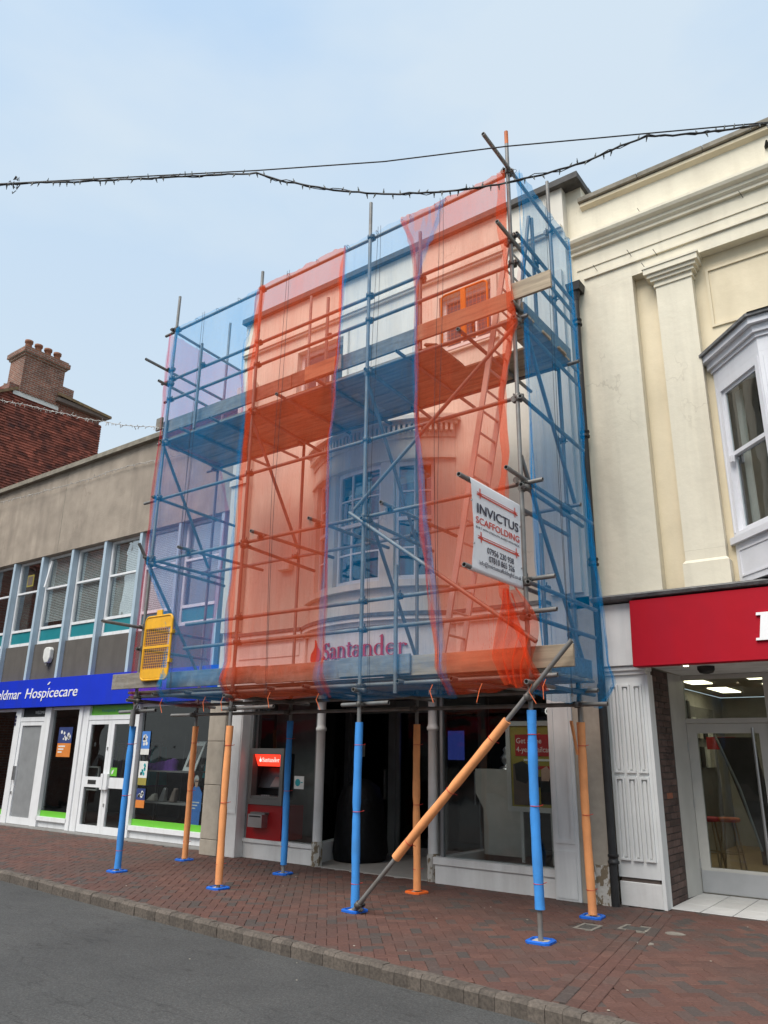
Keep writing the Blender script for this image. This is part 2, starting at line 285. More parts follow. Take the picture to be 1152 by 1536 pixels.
# ---------------------------------------------------------------- building kit
WORLD = {}
class MB:
    def __init__(s): s.v = []; s.f = []; s.sm = []
    def add(s, vs, fs, smooth=False):
        n = len(s.v); s.v += [tuple(v) for v in vs]
        for f in fs: s.f.append(tuple(i + n for i in f)); s.sm.append(smooth)
        return s
    def box(s, x0, x1, y0, y1, z0, z1):
        v = [(x0, y0, z0), (x1, y0, z0), (x1, y1, z0), (x0, y1, z0), (x0, y0, z1), (x1, y0, z1), (x1, y1, z1), (x0, y1, z1)]
        return s.add(v, [(0, 3, 2, 1), (4, 5, 6, 7), (0, 1, 5, 4), (1, 2, 6, 5), (2, 3, 7, 6), (3, 0, 4, 7)])
    def hexa(s, v): return s.add(v, [(0, 3, 2, 1), (4, 5, 6, 7), (0, 1, 5, 4), (1, 2, 6, 5), (2, 3, 7, 6), (3, 0, 4, 7)])
    def quad(s, a, b, c, d): return s.add([a, b, c, d], [(0, 1, 2, 3)])
    def prism(s, poly, z0, z1):
        n = len(poly); v = [(x, y, z0) for x, y in poly] + [(x, y, z1) for x, y in poly]
        return s.add(v, [tuple(range(n - 1, -1, -1)), tuple(range(n, 2 * n))] + [(i, (i + 1) % n, n + (i + 1) % n, n + i) for i in range(n)])
    def prism_ax(s, poly, a0, a1, axis):
        """poly in the plane across axis: axis 'x' -> (y,z), axis 'y' -> (x,z)"""
        n = len(poly)
        mk = (lambda p, a: (a, p[0], p[1])) if axis == 'x' else (lambda p, a: (p[0], a, p[1]))
        v = [mk(p, a0) for p in poly] + [mk(p, a1) for p in poly]
        return s.add(v, [tuple(range(n)), tuple(range(2 * n - 1, n - 1, -1))] + [(i, n + i, n + (i + 1) % n, (i + 1) % n) for i in range(n)])
    def tube(s, p, q, r, n=10, r2=None, hollow=False, caps=True):
        p = Vector(p); q = Vector(q); d = (q - p).normalized(); r2 = r if r2 is None else r2
        u = d.orthogonal().normalized(); w = d.cross(u)
        ring = lambda c, rr: [c + (u * math.cos(2 * math.pi * i / n) + w * math.sin(2 * math.pi * i / n)) * rr for i in range(n)]
        a, b = ring(p, r), ring(q, r2)
        s.add(a + b, [(i, (i + 1) % n, n + (i + 1) % n, n + i) for i in range(n)], True)
        if hollow:
            for c, rr, sg in ((p, r, 1), (q, r2, -1)):
                o_, i_, e_ = ring(c, rr), ring(c, rr * .8), ring(c + d * .05 * sg, rr * .8)
                fs = [(i, (i + 1) % n, n + (i + 1) % n, n + i) for i in range(n)]
                s.add(o_ + i_, fs); s.add(i_ + e_, fs); s.add(e_, [tuple(range(n))])
        elif caps: s.add(a, [tuple(range(n - 1, -1, -1))]); s.add(b, [tuple(range(n))])
        return s
    def path(s, pts, r, n=6):
        """a swept round bar through the points"""
        pts = [Vector(p) for p in pts]; rings = []; u = None
        for i, p in enumerate(pts):
            d = (pts[min(i + 1, len(pts) - 1)] - pts[max(i - 1, 0)]).normalized()
            if u is None: u = d.orthogonal().normalized()
            u = (u - d * u.dot(d)).normalized(); w = d.cross(u)
            rings.append([p + (u * math.cos(2 * math.pi * k / n) + w * math.sin(2 * math.pi * k / n)) * r for k in range(n)])
        v = [x for rg in rings for x in rg]
        fs = [(i * n + k, i * n + (k + 1) % n, (i + 1) * n + (k + 1) % n, (i + 1) * n + k) for i in range(len(pts) - 1) for k in range(n)]
        s.add(v, fs, True); s.add(rings[0], [tuple(range(n - 1, -1, -1))]); s.add(rings[-1], [tuple(range(n))])
        return s
    def lathe(s, prof, cx, cy, n=16):
        v = [(cx + r * math.cos(2 * math.pi * k / n), cy + r * math.sin(2 * math.pi * k / n), z) for r, z in prof for k in range(n)]
        s.add(v, [(i * n + k, i * n + (k + 1) % n, (i + 1) * n + (k + 1) % n, (i + 1) * n + k) for i in range(len(prof) - 1) for k in range(n)], True)
        m = len(prof)
        s.add(v[:n], [tuple(range(n - 1, -1, -1))]); s.add(v[(m - 1) * n:], [tuple(range(n))]); return s
    def mesh(s, name, origin):
        me = bpy.data.meshes.new(name)
        me.from_pydata([(x - origin[0], y - origin[1], z - origin[2]) for x, y, z in s.v], [], s.f)
        me.polygons.foreach_set('use_smooth', s.sm); me.update(); return me
    def obj(s, name, m, parent=None, **kw):
        xs, ys, zs = zip(*s.v)
        org = Vector(((min(xs) + max(xs)) / 2, (min(ys) + max(ys)) / 2, min(zs)))
        me = s.mesh(name, org); me.materials.append(mt[m] if isinstance(m, str) else m)
        return link(name, me, org, parent, **kw)
def link(name, me, org, parent=None, rot=None, label=None, cat=None, group=None, kind=None):
    o = bpy.data.objects.new(name, me); COL.objects.link(o)
    WORLD[o] = Vector(org)
    if parent: o.parent = parent; o.location = Vector(org) - WORLD[parent]
    else: o.location = org
    if rot: o.rotation_euler = rot
    return tag(o, label, cat, group, kind)
def tag(o, label=None, cat=None, group=None, kind=None):
    if label: o['label'] = label
    if cat: o['category'] = cat
    if group: o['group'] = group
    if kind: o['kind'] = kind
    return o
def thing(name, label, cat, loc, group=None):
    return link(name, None, loc, None, None, label, cat, group)
def B(*a): return MB().box(*a)
SPLIT = {'side_partition', 'side_wall', 'rear_wall', 'joint_strip', 'recess', 'pilaster', 'pilaster_cap', 'side_wall', 'room', 'roof', 'plaster_strip', 'sill_board', 'wall_panel_pair', 'string_course'}
def part(name, m, parent, *boxes, **kw):
    if name in SPLIT and len(boxes) > 1:
        for b in boxes: o = MB().box(*b).obj(name, m, parent, **kw)
        return o
    mb = MB()
    for b in boxes: mb.box(*b)
    return mb.obj(name, m, parent, **kw)
def frame_boxes(x0, x1, z0, z1, y0, y1, t, b=None, tp=None):
    b = t if b is None else b; tp = t if tp is None else tp
    return [(x0, x0 + t, y0, y1, z0, z1), (x1 - t, x1, y0, y1, z0, z1), (x0 + t, x1 - t, y0, y1, z0, z0 + b), (x0 + t, x1 - t, y0, y1, z1 - tp, z1)]
def bevelled(o, w=.004, seg=1):
    m = o.modifiers.new('edge', 'BEVEL'); m.width = w; m.segments = seg; m.limit_method = 'ANGLE'; return o

def text(name, body, m, parent, org, right, up, height=None, width=None, ext=.002, shear=0, align='LEFT', bold=0, **kw):
    """lettering: org is the lower left corner; right and up are unit vectors; height is the capital height"""
    cu = bpy.data.curves.new(name, 'FONT'); cu.body = body; cu.size = 1; cu.extrude = ext; cu.shear = shear; cu.offset = bold; cu.resolution_u = 3
    t = bpy.data.objects.new('tmp', cu); COL.objects.link(t)
    me = bpy.data.meshes.new_from_object(t.evaluated_get(bpy.context.evaluated_depsgraph_get()))
    bpy.data.objects.remove(t)
    co = [v.co.copy() for v in me.vertices]
    x0 = min(c.x for c in co); x1 = max(c.x for c in co); y1 = max(c.y for c in co)
    sy = height / .73; sx = width / (x1 - x0) if width else sy
    right = Vector(right); up = Vector(up); nrm = right.cross(up); org = Vector(org)
    sh = {'LEFT': 0, 'CENTER': -(x1 - x0) * sx / 2}[align]
    for v, c in zip(me.vertices, co):
        v.co = right * ((c.x - x0) * sx + sh) + up * (c.y * sy) + nrm * c.z
    me.materials.clear(); me.materials.append(mt[m]); me.name = name
    return link(name, me, org, parent, **kw)

# serif letters, drawn as stems (x, y, x2, y2, width) and bowls; unit = x-height
def arc(cx, cy, rx, ry, a0, a1, w0, w1=None, n=14):
    """a bowl whose stroke swells at the sides and thins at top and bottom"""
    w1 = w0 if w1 is None else w1; o_, i_ = [], []
    for k in range(n + 1):
        a = R(a0 + (a1 - a0) * k / n); c, s_ = math.cos(a), math.sin(a)
        w = w1 + (w0 - w1) * c * c
        o_.append((cx + rx * c, cy + ry * s_)); i_.append((cx + (rx - w) * c, cy + (ry - w * .8) * s_))
    return [[o_[k], o_[k + 1], i_[k + 1], i_[k]] for k in range(n)]
def bar(x0, y0, x1, y1): return [[(x0, y0), (x1, y0), (x1, y1), (x0, y1)]]
T, t_ = .17, .06
def g_S():
    return arc(.42, 1.05, .36, .38, 20, 255, T, .10) + [[(.24, .86), (.20, .66), (.60, .56), (.62, .80)]] + arc(.40, .38, .38, .38, -160, 85, T, .10) + bar(.68, 1.05, .74, 1.42) + bar(.02, .02, .08, .40)
def g_a():
    return arc(.34, .66, .34, .34, 20, 165, .15, .08) + bar(.50, .10, .50 + T, .72) + arc(.30, .28, .30, .30, 60, 350, T, .07) + [[(.50, 0), (.80, 0), (.80, .06), (.64, .14)]]
def g_n():
    return bar(.10, .05, .10 + T, .95) + bar(0, 0, .40, t_) + [[(0, .88), (.10, .88), (.27, 1.0), (.20, 1.0)]] + arc(.46, .62, .34, .38, 0, 150, T, .08) + bar(.63, .05, .80, .64) + bar(.52, 0, .92, t_)
def g_t():
    return bar(.14, .2, .14 + T, 1.25) + bar(0, .92, .50, 1.0) + arc(.36, .22, .22, .22, 180, 320, T, .07)
def g_d():
    return bar(.54, .05, .54 + T, 1.62) + [[(.42, 1.52), (.54, 1.55), (.71, 1.70), (.60, 1.70)]] + arc(.40, .50, .40, .50, 30, 330, T, .07) + bar(.60, 0, .84, t_)
def g_e():
    return arc(.40, .50, .40, .50, 0, 320, T, .07) + bar(.15, .48, .80, .56)
def g_r():
    return bar(.10, .05, .10 + T, .95) + bar(0, 0, .42, t_) + [[(0, .88), (.10, .88), (.27, 1.0), (.20, 1.0)]] + arc(.44, .68, .24, .30, 20, 140, .14, .1) + arc(.60, .84, .11, .11, 0, 359, .1, .1)
def g_L():
    return bar(.12, .0, .12 + .34, 1.42) + bar(-.04, 1.28, .12, 1.42) + bar(0, 0, .12, .12) + bar(.46, 0, 1.05, .22) + [[(.86, .22), (1.05, .22), (1.07, .52), (1.0, .52)]]
WIDTHS = {'S': .86, 'a': .86, 'n': .98, 't': .58, 'd': .92, 'e': .88, 'r': .78}
GLYPH = dict(S=g_S, a=g_a, n=g_n, t=g_t, d=g_d, e=g_e, r=g_r, L=g_L)
def flame():
    """round body with an upswept tongue"""
    out = [[(.42 + .42 * math.cos(R(a)), .42 + .42 * .86 * math.sin(R(a))), (.42 + .42 * math.cos(R(a + 20)), .42 + .42 * .86 * math.sin(R(a + 20))), (.42, .42)] for a in range(0, 360, 20)]
    pts = [(.30, .62, .66, .62), (.24, .80, .60, .84), (.30, 1.0, .58, 1.04), (.40, 1.2, .56, 1.22), (.42, 1.45, .47, 1.46), (.40, 1.7, .41, 1.7)]
    for p, q in zip(pts, pts[1:]): out.append([(p[0], p[1]), (p[2], p[3]), (q[2], q[3]), (q[0], q[1])])
    out.append([(.62, .70), (.84, .55), (.80, .85), (.66, 1.1)]); out.append([(.0, .45), (.22, .70), (.24, .95), (.06, .75)])
    return out
def glyph(mb, polys, place, depth):
    """polys 2D; place(u, v, d) -> point, d out of the face"""
    for p in polys:
        a = sum(p[i][0] * p[(i + 1) % len(p)][1] - p[(i + 1) % len(p)][0] * p[i][1] for i in range(len(p)))
        if a < 0: p = p[::-1]
        n = len(p)
        mb.add([place(u, v, depth) for u, v in p] + [place(u, v, 0) for u, v in p], [tuple(range(n))] + [(i, n + i, n + (i + 1) % n, (i + 1) % n) for i in range(n)])
    return mb

# ================================================================= ground, road, pavement, kerb
KX, KY, KS = -10.96, 6.03, -.081                    # kerb front top edge: y = KY + KS (x - KX)
kerb_y = lambda x: KY + KS * (x - KX)
part('ground', 'ground', None, (-260, 260, -260, 260, -.4, -.3), kind='structure')
mb = MB(); n = 60
for i in range(n):
    xa, xb = -60 + i * 2, -58 + i * 2
    mb.add([(xa, -14, -.115), (xb, -14, -.115), (xb, kerb_y(xb) + .1, -.105), (xa, kerb_y(xa) + .1, -.105)], [(0, 1, 2, 3)])
mb.obj('road', 'asphalt', None, kind='structure')
mb = MB()
mb.prism([(-60, kerb_y(-60) + .1), (30, kerb_y(30) + .1), (30, 9.9), (-60, 9.9)], -.2, -.012)
pav = mb.obj('pavement', 'bedding', None, kind='structure')
# kerb blocks
kerb = link('kerb', None, (KX, KY, -.11), kind='structure')
ang = math.atan(KS); L = .132
m = MB(); e = .012
m.prism_ax([(0, -.12), (.105, -.12), (.105, .009), (.022, .009), (0, -.017)], .0015, L - .0015, 'x')
km = m.mesh('kerb_block', (0, 0, 0)); km.materials.append(mt['kerb'])
for k in range(170):
    d = -2.7 + k * L
    x = KX + d * math.cos(ang); y = KY + d * math.sin(ang)
    if x > 1.5: break
    link('kerb_block', km, (x, y + random.uniform(-.004, .004), random.uniform(-.003, .003)), kerb, (random.uniform(-.02, .02), 0, ang + random.uniform(-.008, .008)))
mb = MB()
for x0, x1 in ((-40, KX - 2.7), (1.6, 12)):
    k = int((x1 - x0) / .16)
    for i in range(k):
        xa = x0 + i * .16; mb.hexa([(xa + .003, kerb_y(xa), -.12), (xa + .157, kerb_y(xa + .16), -.12), (xa + .157, kerb_y(xa + .16) + .13, -.12), (xa + .003, kerb_y(xa) + .13, -.12), (xa + .003, kerb_y(xa), .004), (xa + .157, kerb_y(xa + .16), .004), (xa + .157, kerb_y(xa + .16) + .13, .004), (xa + .003, kerb_y(xa) + .13, .004)])
mb.obj('distant_kerb_block', 'kerb', kerb, kind='stuff')
# paving bricks: herringbone at 45 degrees to the kerb, with a band of stretchers across
def paver_verts(hx, hy, c=.0045, h=.055):
    a, b = hx - .0012, hy - .0012
    v = [(-a, -b, -h), (a, -b, -h), (a, b, -h), (-a, b, -h), (-a, -b, -c), (a, -b, -c), (a, b, -c), (-a, b, -c), (-a + c, -b + c, 0), (a - c, -b + c, 0), (a - c, b - c, 0), (-a + c, b - c, 0)]
    f = [(8, 9, 10, 11)] + [(4 + i, 4 + (i + 1) % 4, 8 + (i + 1) % 4, 8 + i) for i in range(4)] + [(i, (i + 1) % 4, 4 + (i + 1) % 4, 4 + i) for i in range(4)]
    return v, f
PV, PF = paver_verts(.1, .05)
pm = bpy.data.meshes.new('paver'); pm.from_pydata(PV, [], PF); pm.materials.append(mt['paver'])
bd = Vector((.156, -.988)).normalized(); bo = Vector((-3.02, 8.7)); bnorm = Vector((bd.y, -bd.x)) * -1   # band axis
spots = []
pa = ang + R(45); ca, sa = math.cos(pa), math.sin(pa); u = .1
def ok(x, y, far=0):
    if not (-24 < x < 3.2): return False
    if y < kerb_y(x) + .085: return False
    lim = 9.42 if x < -10.4 else 9.34 if x < -3.0 else 9.52
    if y > lim: return False
    if -8.1 < x < -6.05 and y > 9.28: return False
    for a, b, c, d in ((-3.47, -3.25, 7.80, 8.13), (-3.12, -2.82, 8.07, 8.36)):
        if a < x < b and c < y < d: return False
    return True
for i in range(-260, 260):
    for j in range(-200, 200):
        v = (i - j) % 4
        if v == 0: cx, cy, ro = (i + 1) * u, (j + .5) * u, 0
        elif v == 3: cx, cy, ro = (i + .5) * u, (j + 1) * u, R(90)
        else: continue
        x = -5 + cx * ca - cy * sa; y = 7 + cx * sa + cy * ca
        if not ok(x, y): continue
        q = Vector((x, y)) - bo
        if abs(q.dot(bnorm)) < .12 and q.dot(bd) > -.4: continue
        spots.append((x, y, pa + ro))
ba = math.atan2(bd.y, bd.x); band = set()
for r in range(4):
    for k in range(-2, 18):
        p = bo + bd * (k * .2 + (r % 2) * .1) + bnorm * ((r - 1.5) * .1)
        if ok(p.x, p.y): spots.append((p.x, p.y, ba)); band.add((p.x, p.y, ba))
def to_px(p):
    v = Vector(p) - Vector((0, 0, 1.6)); q = AX * v.x + AY * v.y + AZ * v.z
    return (576 + 1140 * q.x / q.z, 768 + 1140 * q.y / q.z, q.z) if q.z > .1 else (-9e3, -9e3, 1)
def seen(x, y):
    px, py, d = to_px((x, y, 0)); return 0 < px < 1152 and py < 1536
near = sorted((s_ for s_ in spots if seen(s_[0], s_[1])), key=lambda s_: s_[0] ** 2 + s_[1] ** 2)[:298]
ns = set(near)
for x, y, a in near:
    link('paver', pm, (x, y, random.uniform(-.002, .002) + (.0055 if (x, y, a) in band else 0)), pav, (random.uniform(-.008, .008), random.uniform(-.008, .008), a))
mb = MB()
for s_ in spots:
    if s_ in ns: continue
    x, y, a = s_; c, s2 = math.cos(a), math.sin(a); dz = random.uniform(-.002, .002) + (.0055 if s_ in band else 0); tx, ty = random.uniform(-.01, .01), random.uniform(-.01, .01)
    mb.add([(x + p[0] * c - p[1] * s2, y + p[0] * s2 + p[1] * c, p[2] + dz + p[0] * tx + p[1] * ty) for p in PV], PF)
mb.obj('paver', 'paver2', pav, kind='stuff')
part('concrete_strip', 'slab', pav, (-30, -10.44, 9.42, 9.75, -.1, .006))
for (a, b, c, d), lab in (((-3.46, -3.26, 7.82, 8.11), 'small square iron stopcock cover in the brick paving beside the orange pole'), ((-3.11, -2.83, 8.08, 8.35), 'wider iron drain cover in the brick paving before the white pilaster')):
    t = thing('drain_cover', lab, 'drain cover', ((a + b) / 2, (c + d) / 2, 0))
    part('cover_frame', 'concrete', t, *[(x0, x1, y0, y1, -.04, .003) for x0, x1, y0, y1 in ((a, b, c, c + .03), (a, b, d - .03, d), (a, a + .03, c + .03, d - .03), (b - .03, b, c + .03, d - .03))])
    mb = B(a + .031, b - .031, c + .031, d - .031, -.04, -.002)
    for k in range(5): mb.box(a + .04, b - .04, c + .045 + k * (d - c - .09) / 5, c + .06 + k * (d - c - .09) / 5, -.0021, .001)
    mb.obj('iron_lid', 'cover', t)
for (x, y, r), lab in (((-2.60, 8.23, .10), 'pale concrete repair patch in the paving nearest the shop porch'), ((-2.69, 7.63, .085), 'pale concrete repair patch at the middle of the brick band')):
    pts = [(x + r * random.uniform(.75, 1.1) * math.cos(k * .7), y + r * .8 * random.uniform(.7, 1.1) * math.sin(k * .7)) for k in range(9)]
    tag(MB().prism(pts, -.02, .0035).obj('repair_patch', 'concrete', None), lab, 'repair patch')
mb = MB()
for k in range(30):
    x = random.uniform(-10, -1); y = random.uniform(kerb_y(x) + .1, 9.1); s_ = random.uniform(.005, .013)
    if k % 5 == 0: y = kerb_y(x) - random.uniform(.02, 2.2)
    z = .003 if y > kerb_y(x) else -.108
    mb.prism([(x + s_ * math.cos(a), y + s_ * random.uniform(.4, 1) * math.sin(a)) for a in (0, 1.3, 2.4, 3.6, 5)], z, z + .004)
mb.obj('litter', 'stone', None, kind='stuff')

# ================================================================= hospice shop building (far side of the scaffold)
XL, XR = -26.0, -10.44
shop = thing('shop_building', 'grey pebbledash two storey building with pale blue fins above a charity shop', 'building', (-18, 9.75, 0))
mb = B(XL, XR, 9.62, 9.9, 6.14, 8.26); mb.box(XL, XR, 9.9, 22, 6.14, 8.2); mb.obj('wall', 'pebble', shop)
mb = B(XL, XR + .02, 9.50, 10.0, 8.262, 8.36); mb.box(XL, XR + .02, 9.56, 10.0, 8.362, 8.42); mb.obj('coping', 'coping', shop)
part('joint_strip', 'coping', shop, (-13.22, -13.205, 9.617, 9.63, 6.15, 8.26), (-17.1, -17.085, 9.617, 9.63, 6.15, 8.26))
part('apron_wall', 'darkrender', shop, (XL, XR, 9.74, 9.86, 3.13, 3.98))
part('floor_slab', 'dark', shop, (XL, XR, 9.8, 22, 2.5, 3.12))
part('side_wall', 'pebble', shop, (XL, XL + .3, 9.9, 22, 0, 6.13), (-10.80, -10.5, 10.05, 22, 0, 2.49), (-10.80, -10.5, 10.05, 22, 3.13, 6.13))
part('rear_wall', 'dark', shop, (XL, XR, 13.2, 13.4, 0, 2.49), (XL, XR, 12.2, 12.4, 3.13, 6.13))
part('shop_floor', 'midgrey', shop, (XL, -10.81, 9.86, 13.2, -.05, .02))
FX = [-13.8 + 1.31 * j for j in range(-9, 3)]
for x in FX: bevelled(part('fin', 'fin', shop, (x - .047, x + .047, 9.635, 9.80, 3.135, 6.139)))
for j, x in enumerate(FX[:-1]):
    a, b = x + .057, x + 1.31 - .057
    w = part('window', 'upvc', shop, *frame_boxes(a, b, 3.985, 6.135, 9.78, 9.85, .06, .075, .05), (a + .06, b - .06, 9.775, 9.85, 4.34, 4.40), (a + .06, b - .06, 9.77, 9.84, 5.31, 5.355))
    part('spandrel_panel', 'teal', w, (a + .061, b - .061, 9.80, 9.83, 4.061, 4.339))
    part('pane', 'glass_sky', w, (a + .061, b - .061, 9.815, 9.82, 5.356, 6.084)); part('pane', 'glass_sky', w, (a + .061, b - .061, 9.815, 9.82, 4.401, 5.309))
    if j not in (4, 5):          # slatted blind behind the glass
        lo = {6: 4.52, 7: 4.42, 8: 4.42, 9: 4.42, 10: 5.0}.get(j, 4.45); mb = MB()
        z = lo
        while z < 6.05:
            t1 = .006 * math.sin(z * 7 + j); mb.quad((a + .09, 9.862 + t1, z), (b - .09, 9.862 + t1, z + .004), (b - .09, 9.874 + t1, z + .036), (a + .09, 9.874 + t1, z + .032)); z += .04
        mb.obj('blind', 'blind' if j in (6, 7, 8, 9) else 'blind_d', w, kind='stuff')
    elif j == 5:
        part('vertical_blind', 'midgrey', w, (a + .05, a + .42, 9.95, 9.98, 4.4, 6.1))
    if j == 8: MB().add([(a + .10, 9.87, 4.45), (b - .1, 9.87, 4.43), (b - .08, 9.87, 5.30), (a + .30, 9.87, 5.30)], [(0, 1, 2, 3)]).obj('torn_paper', 'paper', w)
    if j == 6: MB().hexa([(a + .06, 9.70, 5.37), (a + .12, 9.70, 5.37), (a + .12, 9.76, 5.37), (a + .06, 9.76, 5.37), (a + .16, 9.74, 6.02), (a + .22, 9.74, 6.02), (a + .22, 9.78, 6.02), (a + .16, 9.78, 6.02)]).obj('open_vent_frame', 'upvc', w)
x5 = FX[5] + .057
# yellow-framed notice in one pane
t = thing('window_notice', 'small yellow-edged notice stuck high in an upper window', 'notice', (x5 + .5, 9.80, 5.5))
part('notice_border', 'yellowp', t, (x5 + .36, x5 + .66, 9.806, 9.812, 5.50, 5.80)); part('notice_sheet', 'bagbrown' if 'bagbrown' in mt else 'brown', t, (x5 + .40, x5 + .62, 9.80, 9.8055, 5.54, 5.76))
# alarm box
t = thing('alarm_box', 'cream rounded alarm box on the dark wall above the blue fascia', 'alarm box', (-16.92, 9.7, 3.5))
bevelled(MB().prism_ax([(-17.06, 3.62), (-16.98, 3.50), (-16.84, 3.50), (-16.78, 3.60), (-16.78, 3.80), (-16.84, 3.86), (-17.0, 3.86), (-17.06, 3.80)], 9.63, 9.739, 'y').obj('alarm_case', 'paper', t), .02, 2)
part('alarm_lamp', 'midgrey', t, (-16.95, -16.89, 9.65, 9.73, 3.44, 3.499))
# fascia sign
fs = thing('fascia_sign', 'long bright blue shop fascia with white hospice charity lettering', 'shop sign', (-18, 9.6, 2.5))
part('sign_panel', 'blue', fs, (XL, -10.46, 9.56, 9.73, 2.50, 3.125))
text('lettering', 'Weldmar', 'white', fs, (-19.05, 9.559, 2.70), (1, 0, 0), (0, 0, 1), .235, 1.43, .01, .16)
text('lettering', 'Hospicecare', 'white', fs, (-17.42, 9.559, 2.70), (1, 0, 0), (0, 0, 1), .235, 2.10, .01, .16)
mb = MB()
for x in (-16.55,): mb.prism_ax([(x, 2.98), (x + .06, 2.98), (x + .12, 3.03), (x + .08, 3.04)], 9.548, 9.559, 'y')
mb.obj('letter_accent', 'white', fs)
# shopfront
def sill(x0, x1, strip=True, sz=.22):
    part('sill', 'upvc', shop, (x0 - .02, x1 + .02, 9.68, 9.80, sz - .08, sz)); part('stall_riser', 'upvc', shop, (x0, x1, 9.74, 9.80, .01, sz - .081))
    if strip: part('green_strip', 'green', shop, (x0, x1, 9.755, 9.76, sz + .002, sz + .115))
for x0, x1, nm in ((-17.93, -17.70, 'frame_post'), (-16.69, -16.45, 'frame_post'), (-15.35, -15.22, 'frame_post'), (-15.08, -14.97, 'frame_post'), (-13.42, -13.24, 'frame_post'), (-21.2, -21.1, 'frame_post')):
    bevelled(part('frame_post', 'upvc', shop, (x0, x1, 9.68, 9.82, 0.006, 2.49)))
part('frame_post', 'upvc', shop, (-15.219, -15.081, 9.71, 9.80, .006, 2.49))
for x0, x1, sz in ((-21.09, -17.94, .16), (-16.449, -15.351, .22), (-13.239, -10.9, .23)):
    sill(x0, x1, True, sz)
    w = part('shop_window', 'upvc', shop, (x0, x1, 9.72, 9.80, 2.43, 2.49)); part('pane', 'glass_shop', w, (x0, x1, 9.765, 9.773, sz, 2.43))
text('strip_lettering', 'Registered charity · hospice care', 'white', shop, (-12.85, 9.7545, .285), (1, 0, 0), (0, 0, 1), .035, 1.5, .0003) if False else None
def leaf(x0, x1, zm=None, gl='glass_shop'):
    d = part('door', 'upvc', shop, *frame_boxes(x0, x1, .012, 2.19, 9.70, 9.76, .10, .14, .085))
    if zm:
        B(x0 + .1, x1 - .1, 9.695, 9.76, zm, zm + .2).obj('mid_rail', 'upvc', d); part('pane', gl, d, (x0 + .1, x1 - .1, 9.73, 9.735, .152, zm)); part('pane', gl, d, (x0 + .1, x1 - .1, 9.73, 9.735, zm + .2, 2.105))
    else: part('pane', gl, d, (x0 + .1, x1 - .1, 9.73, 9.735, .152, 2.105))
    return d
d = leaf(-17.695, -16.695, None, 'frosted'); part('handle', 'steel', d, (-17.64, -17.60, 9.64, 9.699, .92, 1.22)); part('lock', 'steel', d, (-17.66, -17.63, 9.68, 9.699, .62, .68))
d = leaf(-14.968, -14.155, .87); part('letter_slot', 'darker', d, (-14.74, -14.46, 9.69, 9.6945, .93, 1.01)); part('handle', 'upvc', d, (-14.24, -14.16, 9.64, 9.694, .84, 1.14)); part('lock', 'steel', d, (-14.21, -14.18, 9.685, 9.699, 1.60, 1.66))
d = leaf(-14.15, -13.425, .87); part('handle', 'upvc', d, (-14.14, -14.02, 9.64, 9.694, .84, 1.14)); part('lock', 'steel', d, (-14.12, -14.09, 9.685, 9.699, .52, .58))
for x0, x1, m_ in ((-17.699, -16.691, 'darker'), (-14.969, -13.421, 'green')):
    part('transom_rail', 'upvc', shop, (x0, x1, 9.69, 9.79, 2.195, 2.29)); part('fanlight_panel', m_, shop, (x0, x1, 9.74, 9.75, 2.291, 2.49))
text('fanlight_lettering', 'WELDMAR', 'paper', shop, (-17.2, 9.739, 2.36), (1, 0, 0), (0, 0, 1), .07, .45, .001)
text('fanlight_lettering', 'hospice shop', 'teal', shop, (-14.6, 9.739, 2.36), (1, 0, 0), (0, 0, 1), .07, .8, .001)
mb = MB()
for z in (2.30, 2.22, 2.14): mb.box(-17.93, -17.87, 9.67, 9.679, z - .03, z + .03)
mb.obj('number_plaque', 'navy', shop)
# posters in the windows
def poster(lab, x0, x1, z0, z1, y, split, m1, m2, group='posters in the charity shop windows'):
    t = thing('poster', lab, 'poster', ((x0 + x1) / 2, y, z0), group)
    zs = z0 + (z1 - z0) * split
    a = part('picture', m1, t, (x0, x1, y, y + .004, zs, z1)); b_ = part('caption_panel', m2, t, (x0, x1, y, y + .004, z0, zs - .001))
    mb = MB(); 
    for k in range(3): mb.box(x0 + .05, x0 + .05 + (x1 - x0) * (.5 - .1 * k), y - .001, y - .0003, zs - .08 - k * .06, zs - .05 - k * .06)
    if zs - z0 > .25: mb.obj('caption_line', 'paper', t)
    mb = MB(); random.seed(int(x0 * 50))
    for k in range(9):
        px, pz, r = random.uniform(x0 + .06, x1 - .06), random.uniform(zs + .07, z1 - .07), random.uniform(.02, .05)
        mb.prism_ax([(px + r * math.cos(q), pz + r * math.sin(q)) for q in [i * .9 for i in range(7)]], y - .001, y - .0004, 'y')
    mb.obj('picture_shape', 'paper' if m1 != 'paper' else 'tealp', t); return t
poster('tall poster with a dark blue photo above an orange panel in the narrow window', -16.14, -15.62, 1.44, 2.06, 9.77 - .02, .46, 'navyp', 'orangep')
poster('light blue and white leaflet topmost of three in the wide window', -13.18, -12.92, 1.52, 1.96, 9.75, .25, 'bluep', 'paper')
poster('pale green and cream leaflet in the middle of three in the wide window', -13.17, -12.91, .96, 1.40, 9.75, .3, 'paper', 'yellowp')
poster('small navy and orange leaflet lowest of three in the wide window', -13.17, -12.90, .55, .90, 9.75, .4, 'navyp', 'orangep')
t = thing('exit_sticker', 'small green arrow sticker on the double door glass', 'sticker', (-14.05, 9.725, 1.1))
part('sticker_sheet', 'green', t, (-14.045, -13.84, 9.724, 9.729, 1.10, 1.26)); MB().prism_ax([(-14.02, 1.13), (-13.96, 1.15), (-13.93, 1.23), (-14.0, 1.2)], 9.7225, 9.7239, 'y').obj('sticker_mark', 'paper', t)
